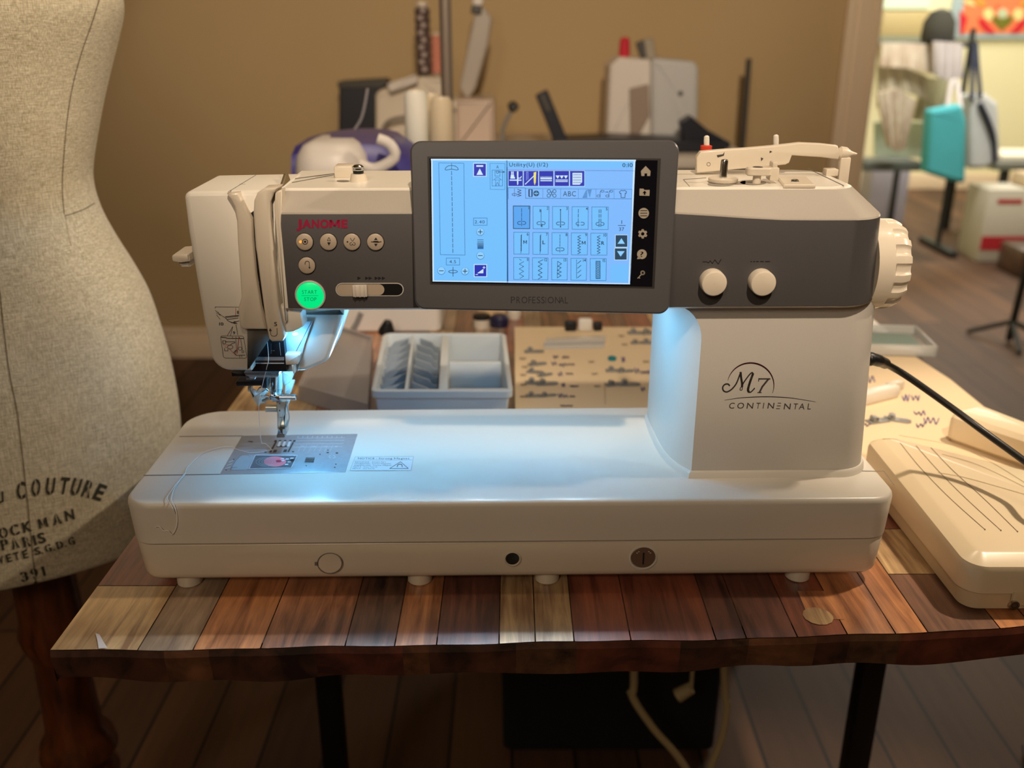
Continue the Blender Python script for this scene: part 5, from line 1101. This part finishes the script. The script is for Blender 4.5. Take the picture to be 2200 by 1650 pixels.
q0 = at(1341, 122, Y=3.12); H = at(1341, 80, Y=3.12).z-q0.z
tag(MB(mat('red_thread', rgb(204, 36, 58), .7)).lathe([(.017, 0), (.0175, H*.3), (.015, H*.9), (.009, H)], q0, (0, 0, 1), 20).build('red_cone'), 'small red thread cone on top of the far white overlocker', 'thread cone')
pl = thing('thin_pole', 'thin dark upright pole by the back wall right of the white overlocker', 'pole', (0, 0, 0)); q0 = at(1600, 330, Y=3.2); q0.z = 0; q1 = at(1609, 126, Y=3.2)
MB(M_INK2).cyl(q0, q1, .0095, .0095, 14).build('rod', pl); MB(M_INK2).lathe([(.05, 0), (.05, .008), (.012, .012)], q0, (0, 0, 1), 24).build('base', pl)
# ------------------------------------------------------------------ under the table
bn = thing('black_bin', 'black fabric bin on the dark floor under the table', 'bin', (.17, 1.46, 0)); M_FAB = mat('black_fabric', rgb(9, 9, 11), .95)
b = MB(M_FAB); o = arc_poly([(-.19, -.17, .02), (.19, -.17, .02), (.19, .17, .02), (-.19, .17, .02)], 4); b.rings([[(u, v, z) for u, v in inset(o, i)] for i, z in ((.012, .002), (.004, .01), (0, .38), (.006, .385), (.012, .38), (.02, .02))]).build('body', bn)
MB(M_FAB).tube([(-.07, -.172, .30), (-.05, -.186, .24), (.05, -.186, .24), (.07, -.172, .30)], .008).build('handle', bn)
cc = thing('hanging_cable', 'cream cable hanging in a loop under the table by the black bin', 'cord', (0, 0, 0)); M_CORD = mat('cream_rubber', rgb(176, 158, 116), .6)
P_ = [Vector((.15, 1.12, .72)), at(1362, 1440, Y=1.12), at(1356, 1490, Y=1.12), at(1400, 1560, Y=1.12), at(1448, 1615, Y=1.12), at(1478, 1660, Y=1.12), at(1500, 1720, Y=1.12), at(1512, 1690, Y=1.13), at(1528, 1645, Y=1.13), at(1552, 1580, Y=1.13), at(1562, 1510, Y=1.13), at(1556, 1450, Y=1.13), Vector((.27, 1.13, .72))]
MB(M_CORD).tube(spline(P_, 8), .0056, 8).build('cable', cc)
MB(M_CORD).cyl(at(1455, 1495, Y=1.17), at(1485, 1478, Y=1.17), .011, .009, 14).tube([at(1485, 1478, Y=1.17), Vector((.27, 1.17, .60)), Vector((.28, 1.17, .72))], .003).build('plug', cc)
# ------------------------------------------------------------------ the next room through the doorway
pic = thing('picture', 'framed red and orange patterned picture on the next room wall', 'picture', (0, 0, 0)); Yp = 7.36
def pq(x, y): return at(1860+x/4.124, y/4.124, Y=Yp)
b = MB(mat('pale_frame', rgb(170, 190, 196), .5)); z1 = pq(830, 320).z; xl_ = pq(790, 100).x; b.box((xl_+.75, Yp+.018, z1+.46), (1.54, .03, .96), .005).build('frame', pic)
M_C = [mat('print_'+n_, c_, .7) for n_, c_ in (('coral', rgb(240, 130, 84)), ('red', rgb(206, 24, 44)), ('cream', rgb(232, 220, 150)), ('olive', rgb(110, 112, 26)), ('gold', rgb(206, 160, 60)), ('mint', rgb(190, 206, 170)))]
b = MB(M_C[0]); b.box((xl_+.78, Yp+.002, z1+.47), (1.44, .006, .90)); d = Dec(b, pq, Vector((0, -1, 0)), 0, 0, 1, .008)
cxp = 1210
for mt, pts in ((M_C[1], [(830, 90), (900, 160), (860, 300), (830, 310)]), (M_C[1], [(990, 160), (1040, 170), (1150, 290), (1080, 296), (1010, 230)]), (M_C[1], [(2*cxp-990, 160), (2*cxp-1040, 170), (2*cxp-1150, 290), (2*cxp-1080, 296), (2*cxp-1010, 230)]), (M_C[2], [(1040, 90), (1100, 70), (1140, 130), (1090, 190), (1040, 150)]), (M_C[2], [(1290, 130), (1330, 70), (1400, 90), (1380, 170), (1340, 190)]), (M_C[3], [(1120, 130), (1200, 170), (1300, 130), (1290, 200), (1200, 270), (1120, 190)]), (M_C[5], [(1160, 100), (1210, 70), (1260, 100), (1240, 160), (1180, 160)]), (M_C[4], [(940, 0), (1040, 0), (1060, 60), (1000, 50)]), (M_C[4], [(1380, 0), (1480, 0), (1420, 50), (1360, 60)]), (M_C[1], [(1150, 60), (1180, 40), (1170, 80)]), (M_C[2], [(840, 0), (930, 0), (980, 60), (900, 40)])):
    d.m(mt).poly(pts)
b.build('print', pic)
sh = thing('wall_cabinet', 'long tan wall cabinet on the next room far wall at the top', 'cabinet', (0, 0, 0))
M_TAN = mat('tan_board', rgb(186, 168, 120), .6)
q0, q1 = at(1890, 78, Y=7.2), at(2035, 24, Y=7.2); MB(M_TAN).box(((q0.x+q1.x)/2, 7.29, (q0.z+q1.z)/2), (q1.x-q0.x, .2, q1.z-q0.z), .01).build('body', sh)
MB(mat('grey_rail', rgb(136, 140, 120), .6)).box(((q0.x+q1.x)/2, 7.28, q0.z-.025), (q1.x-q0.x, .2, .05), .004).build('rail', sh)
bl = thing('window_blind', 'pale mint blind above the tan cabinet on the far wall', 'blind', (0, 0, 0))
p0, p1 = at(1880, 26, Y=7.36), at(2010, -60, Y=7.36); b = MB(mat('mint_blind', rgb(214, 236, 220), .6)); b.box(((p0.x+p1.x)/2, 7.375, (p0.z+p1.z)/2+.02), (p1.x-p0.x, .03, p1.z-p0.z), .004); b.build('slats', bl)
MB(M_WHITE).box(((p0.x+p1.x)/2, 7.36, p1.z+.04), (p1.x-p0.x+.04, .06, .05), .006).build('headrail', bl)
M_POLE = mat('dark_iron', rgb(52, 54, 54), .5, .4)
rk = thing('garment_rack', 'dark iron rack hung with fabrics and bags in the next room', 'rack', (0, 0, 0)); YR = 5.25
for px, py in ((1882, 60), (2092, 60)):
    q = at(px, py, Y=YR); MB(M_POLE).cyl((q.x, YR, .03), (q.x, YR, q.z), .014).build('post', rk); MB(M_POLE).box((q.x, YR, .02), (.05, .42, .035), .006).build('foot', rk)
qa, qb = at(1880, 96, Y=YR), at(2094, 96, Y=YR); MB(M_POLE).cyl(qa, (qb.x, YR, qa.z), .014).build('top_rail', rk)
qc = at(1880, 352, Y=YR); MB(mat('slate_shelf', rgb(92, 98, 94), .5)).box(((qa.x+qb.x)/2-.12, YR, qc.z), (qb.x-qa.x-.22, .22, .05), .004).build('low_shelf', rk)
M_PR1 = mat('floral_fabric', rgb(226, 190, 168), .9, noise=.3, nscale=12, c2=rgb(232, 226, 204)); M_PR5 = mat('rose_print_fabric', rgb(206, 170, 156), .9, noise=.45, nscale=22, c2=rgb(222, 214, 190)); M_PR2 = mat('lilac_grey_fabric', rgb(206, 198, 198), .9, noise=.12, nscale=10); M_PR3 = mat('olive_fabric', rgb(184, 180, 146), .9); M_PR4 = mat('sage_print_fabric', rgb(208, 198, 170), .9, noise=.35, nscale=16, c2=rgb(226, 216, 196))
def drape(name, label, pts, Y, th, m, amp=.012):
    o = [at(p[0], p[1], Y=Y) for p in pts]; N = len(o)//2; top, bot = o[:N], o[N:][::-1]; rr_ = []
    for k in range(13):
        t = k/12; f_ = t*(N-1); i = min(int(f_), N-2); g = f_-i; a_, b_ = top[i].lerp(top[i+1], g), bot[i].lerp(bot[i+1], g); w_ = amp*math.sin(k*1.9)
        ring_ = [a_.lerp(b_, s)+Vector((0, w_*(.3+s)-th, 0)) for s in (0, .33, .66, 1)]+[a_.lerp(b_, s)+Vector((0, w_*(.3+s)+th, 0)) for s in (1, .66, .33, 0)]
        rr_.append(ring_)
    return tag(MB(m).rings(rr_).build(name), label, 'fabric', 'fabrics hung on the next room rack')
drape('hanging_fabric', 'peach floral fabric draped over the rack nearest the door trim', [(1892, 92), (1950, 92), (2008, 96), (2010, 160), (1950, 146), (1890, 142)], YR-.06, .02, M_PR1)
drape('hanging_fabric', 'lilac grey fabric draped at the rack middle above the teal bag', [(2004, 88), (2035, 90), (2066, 94), (2064, 168), (2030, 172), (2006, 160)], YR-.12, .015, M_PR2)
drape('hanging_fabric', 'sage print fabric hanging low below the peach floral one', [(1888, 138), (1935, 142), (1986, 162), (1990, 215), (1945, 195), (1886, 232)], YR+.0, .02, M_PR4)
drape('hanging_fabric', 'dusty pink print fabric gathered to a point at the rack foot', [(1884, 200), (1925, 190), (1965, 215), (1940, 318), (1925, 324), (1905, 312)], YR-.17, .02, M_PR5)
drape('hanging_fabric', 'plain olive fabric hanging between the prints and the teal bag', [(1985, 165), (2015, 168), (2050, 172), (2030, 262), (2000, 262), (1960, 258)], YR+.08, .015, M_PR3)
q = at(2018, 52, Y=YR); q.z = qa.z+.014
hat = thing('dark_cap', 'dark cap resting on the rack rail under the red picture corner', 'cap', q)
MB(mat('charcoal_felt', rgb(62, 60, 52), .9)).lathe([(.075, .0), (.085, .02), (.08, .10), (.05, .15), (.01, .165)], (0, 0, 0), (0, 0, 1), 24).build('crown', hat); MB(mat('charcoal_brim', rgb(40, 40, 38), .9)).box((-.02, -.08, .012), (.13, .10, .014), .005).build('brim', hat)
def bag(name, label, pts, Y, depth, m, strap, cat='bag'):
    t = thing(name, label, cat, (0, 0, 0)); solid(pts, Y, depth, m, t, 'body', 8, .02)
    for s in strap: MB(s[1]).tube(spline([at(*p[:2], Y=Y+p[2]) for p in s[0]], 5), .012, 8).build('strap', t)
    return t
M_TEAL = mat('teal_cloth', rgb(74, 178, 190), .8, noise=.12, nscale=6); M_NV = mat('navy_cloth', rgb(28, 34, 56), .8); M_GREYC = mat('grey_canvas', rgb(196, 200, 200), .85, noise=.15, nscale=7)
bag('tote_bag', 'teal cloth bag hanging from the rack in the next room', [(2000, 238), (2068, 224), (2078, 260), (2076, 396), (2040, 388), (1990, 372)], 4.86, .10, M_TEAL, [([(2034, 238, .05), (2044, 180, .15), (2054, 176, .20), (2058, 190, .15), (2064, 236, .05)], M_PR2)])
bag('tote_bag', 'grey and navy canvas bag hanging right of the teal bag', [(2084, 206), (2118, 200), (2146, 222), (2152, 340), (2120, 362), (2082, 364)], 5.0, .14, M_GREYC, [([(2088, 212, -.01), (2090, 140, .12), (2096, 92, .22), (2100, 140, .12), (2106, 206, -.01)], M_NV), ([(2106, 222, -.012), (2124, 260, -.014), (2136, 300, -.014), (2138, 350, -.01)], M_NV)])
fl = thing('floor_board_panel', 'pale white panel leaning behind the rack in the next room', 'panel', (0, 0, 0)); solid([(1880, 262), (1996, 262), (1996, 340), (1880, 336)], 5.45, .03, mat('pale_panel', rgb(204, 220, 200), .6), fl, 'board', 2, .004); q = at(1938, 338, Y=5.46); MB(M_POLE).box((q.x, 5.50, q.z/2), (.03, .03, q.z), .004).build('support', fl); MB(M_POLE).box((q.x, 5.50, .012), (.2, .2, .02), .004).build('foot', fl)
wt = thing('grey_table', 'grey topped table in the next room behind the red striped cartons', 'table', (0, 0, 0)); qt = at(2130, 345, Y=5.3); M_GT = mat('slate_laminate', rgb(96, 98, 90), .5)
MB(M_GT).box((qt.x+.55, 5.55, qt.z-.02), (1.15, .7, .04), .006).build('table_top', wt)
for dx in (.06, 1.04):
    for dy in (5.25, 5.85): MB(M_POLE).box((qt.x+dx, dy, (qt.z-.04)/2), (.04, .04, qt.z-.04), .003).build('leg', wt)
tag(MB(mat('white_sheet', rgb(232, 226, 206), .7)).box((qt.x+.28, 5.5, qt.z+.012), (.42, .35, .022), .003).build('paper_stack'), 'white paper stack on the grey table in the next room', 'paper')
M_CART = mat('white_carton', rgb(196, 190, 174), .8); M_CRED = mat('carton_red', rgb(176, 30, 42), .7)
ct = thing('carton', 'white carton with red stripes at the right frame edge in the next room', 'carton', (0, 0, 0)); q = at(2098, 560, Y=4.95); q1 = at(2108, 408, Y=4.95)
MB(M_CART).box((q.x+.24, 5.07, q1.z/2+.002), (.48, .24, q1.z), .004).build('body', ct); b = MB(M_CRED); b.box((q.x+.24, 4.949, .105), (.47, .003, .075)).box((q.x+.12, 4.949, q1.z-.06), (.13, .003, .022)).build('stripe', ct)
tag(MB(mat('cream_parcel', rgb(206, 184, 152), .8)).box((q.x+.36, 5.05, q1.z+.04), (.30, .2, .07), .01).build('parcel'), 'small tan parcel lying on top of the striped carton', 'parcel')
ms = thing('metal_stand', 'thin dark stand on the floor near the doorway right edge', 'stand', (0, 0, 0)); q0 = at(2166, 736, Z=.0); q1 = at(2196, 545, Y=q0.y)
MB(M_POLE).cyl((q0.x, q0.y, .01), (q0.x+.03, q0.y, q1.z+.35), .014).build('pole', ms)
for a in (.3, 2.4, 4.5): MB(M_POLE).tube([(q0.x, q0.y, .09), (q0.x+.16*math.cos(a), q0.y+.16*math.sin(a), .012)], .010).build('foot', ms)
tag(MB(mat('lilac_box', rgb(176, 172, 186), .8)).box((at(1912, 400, Y=6.0).x, 6.1, .2), (.24, .2, .40), .01).build('storage_box'), 'lilac grey box standing on the floor behind the garment rack foot', 'box')
st_ = thing('step_stool', 'brown low crate on the floor before the striped carton', 'crate', (q.x+.3, 4.72, 0)); MB(wood('crate_wood', rgb(40, 22, 14), rgb(92, 56, 36), 3, 30)).box((0, 0, .075), (.5, .24, .14), .01).build('body', st_)
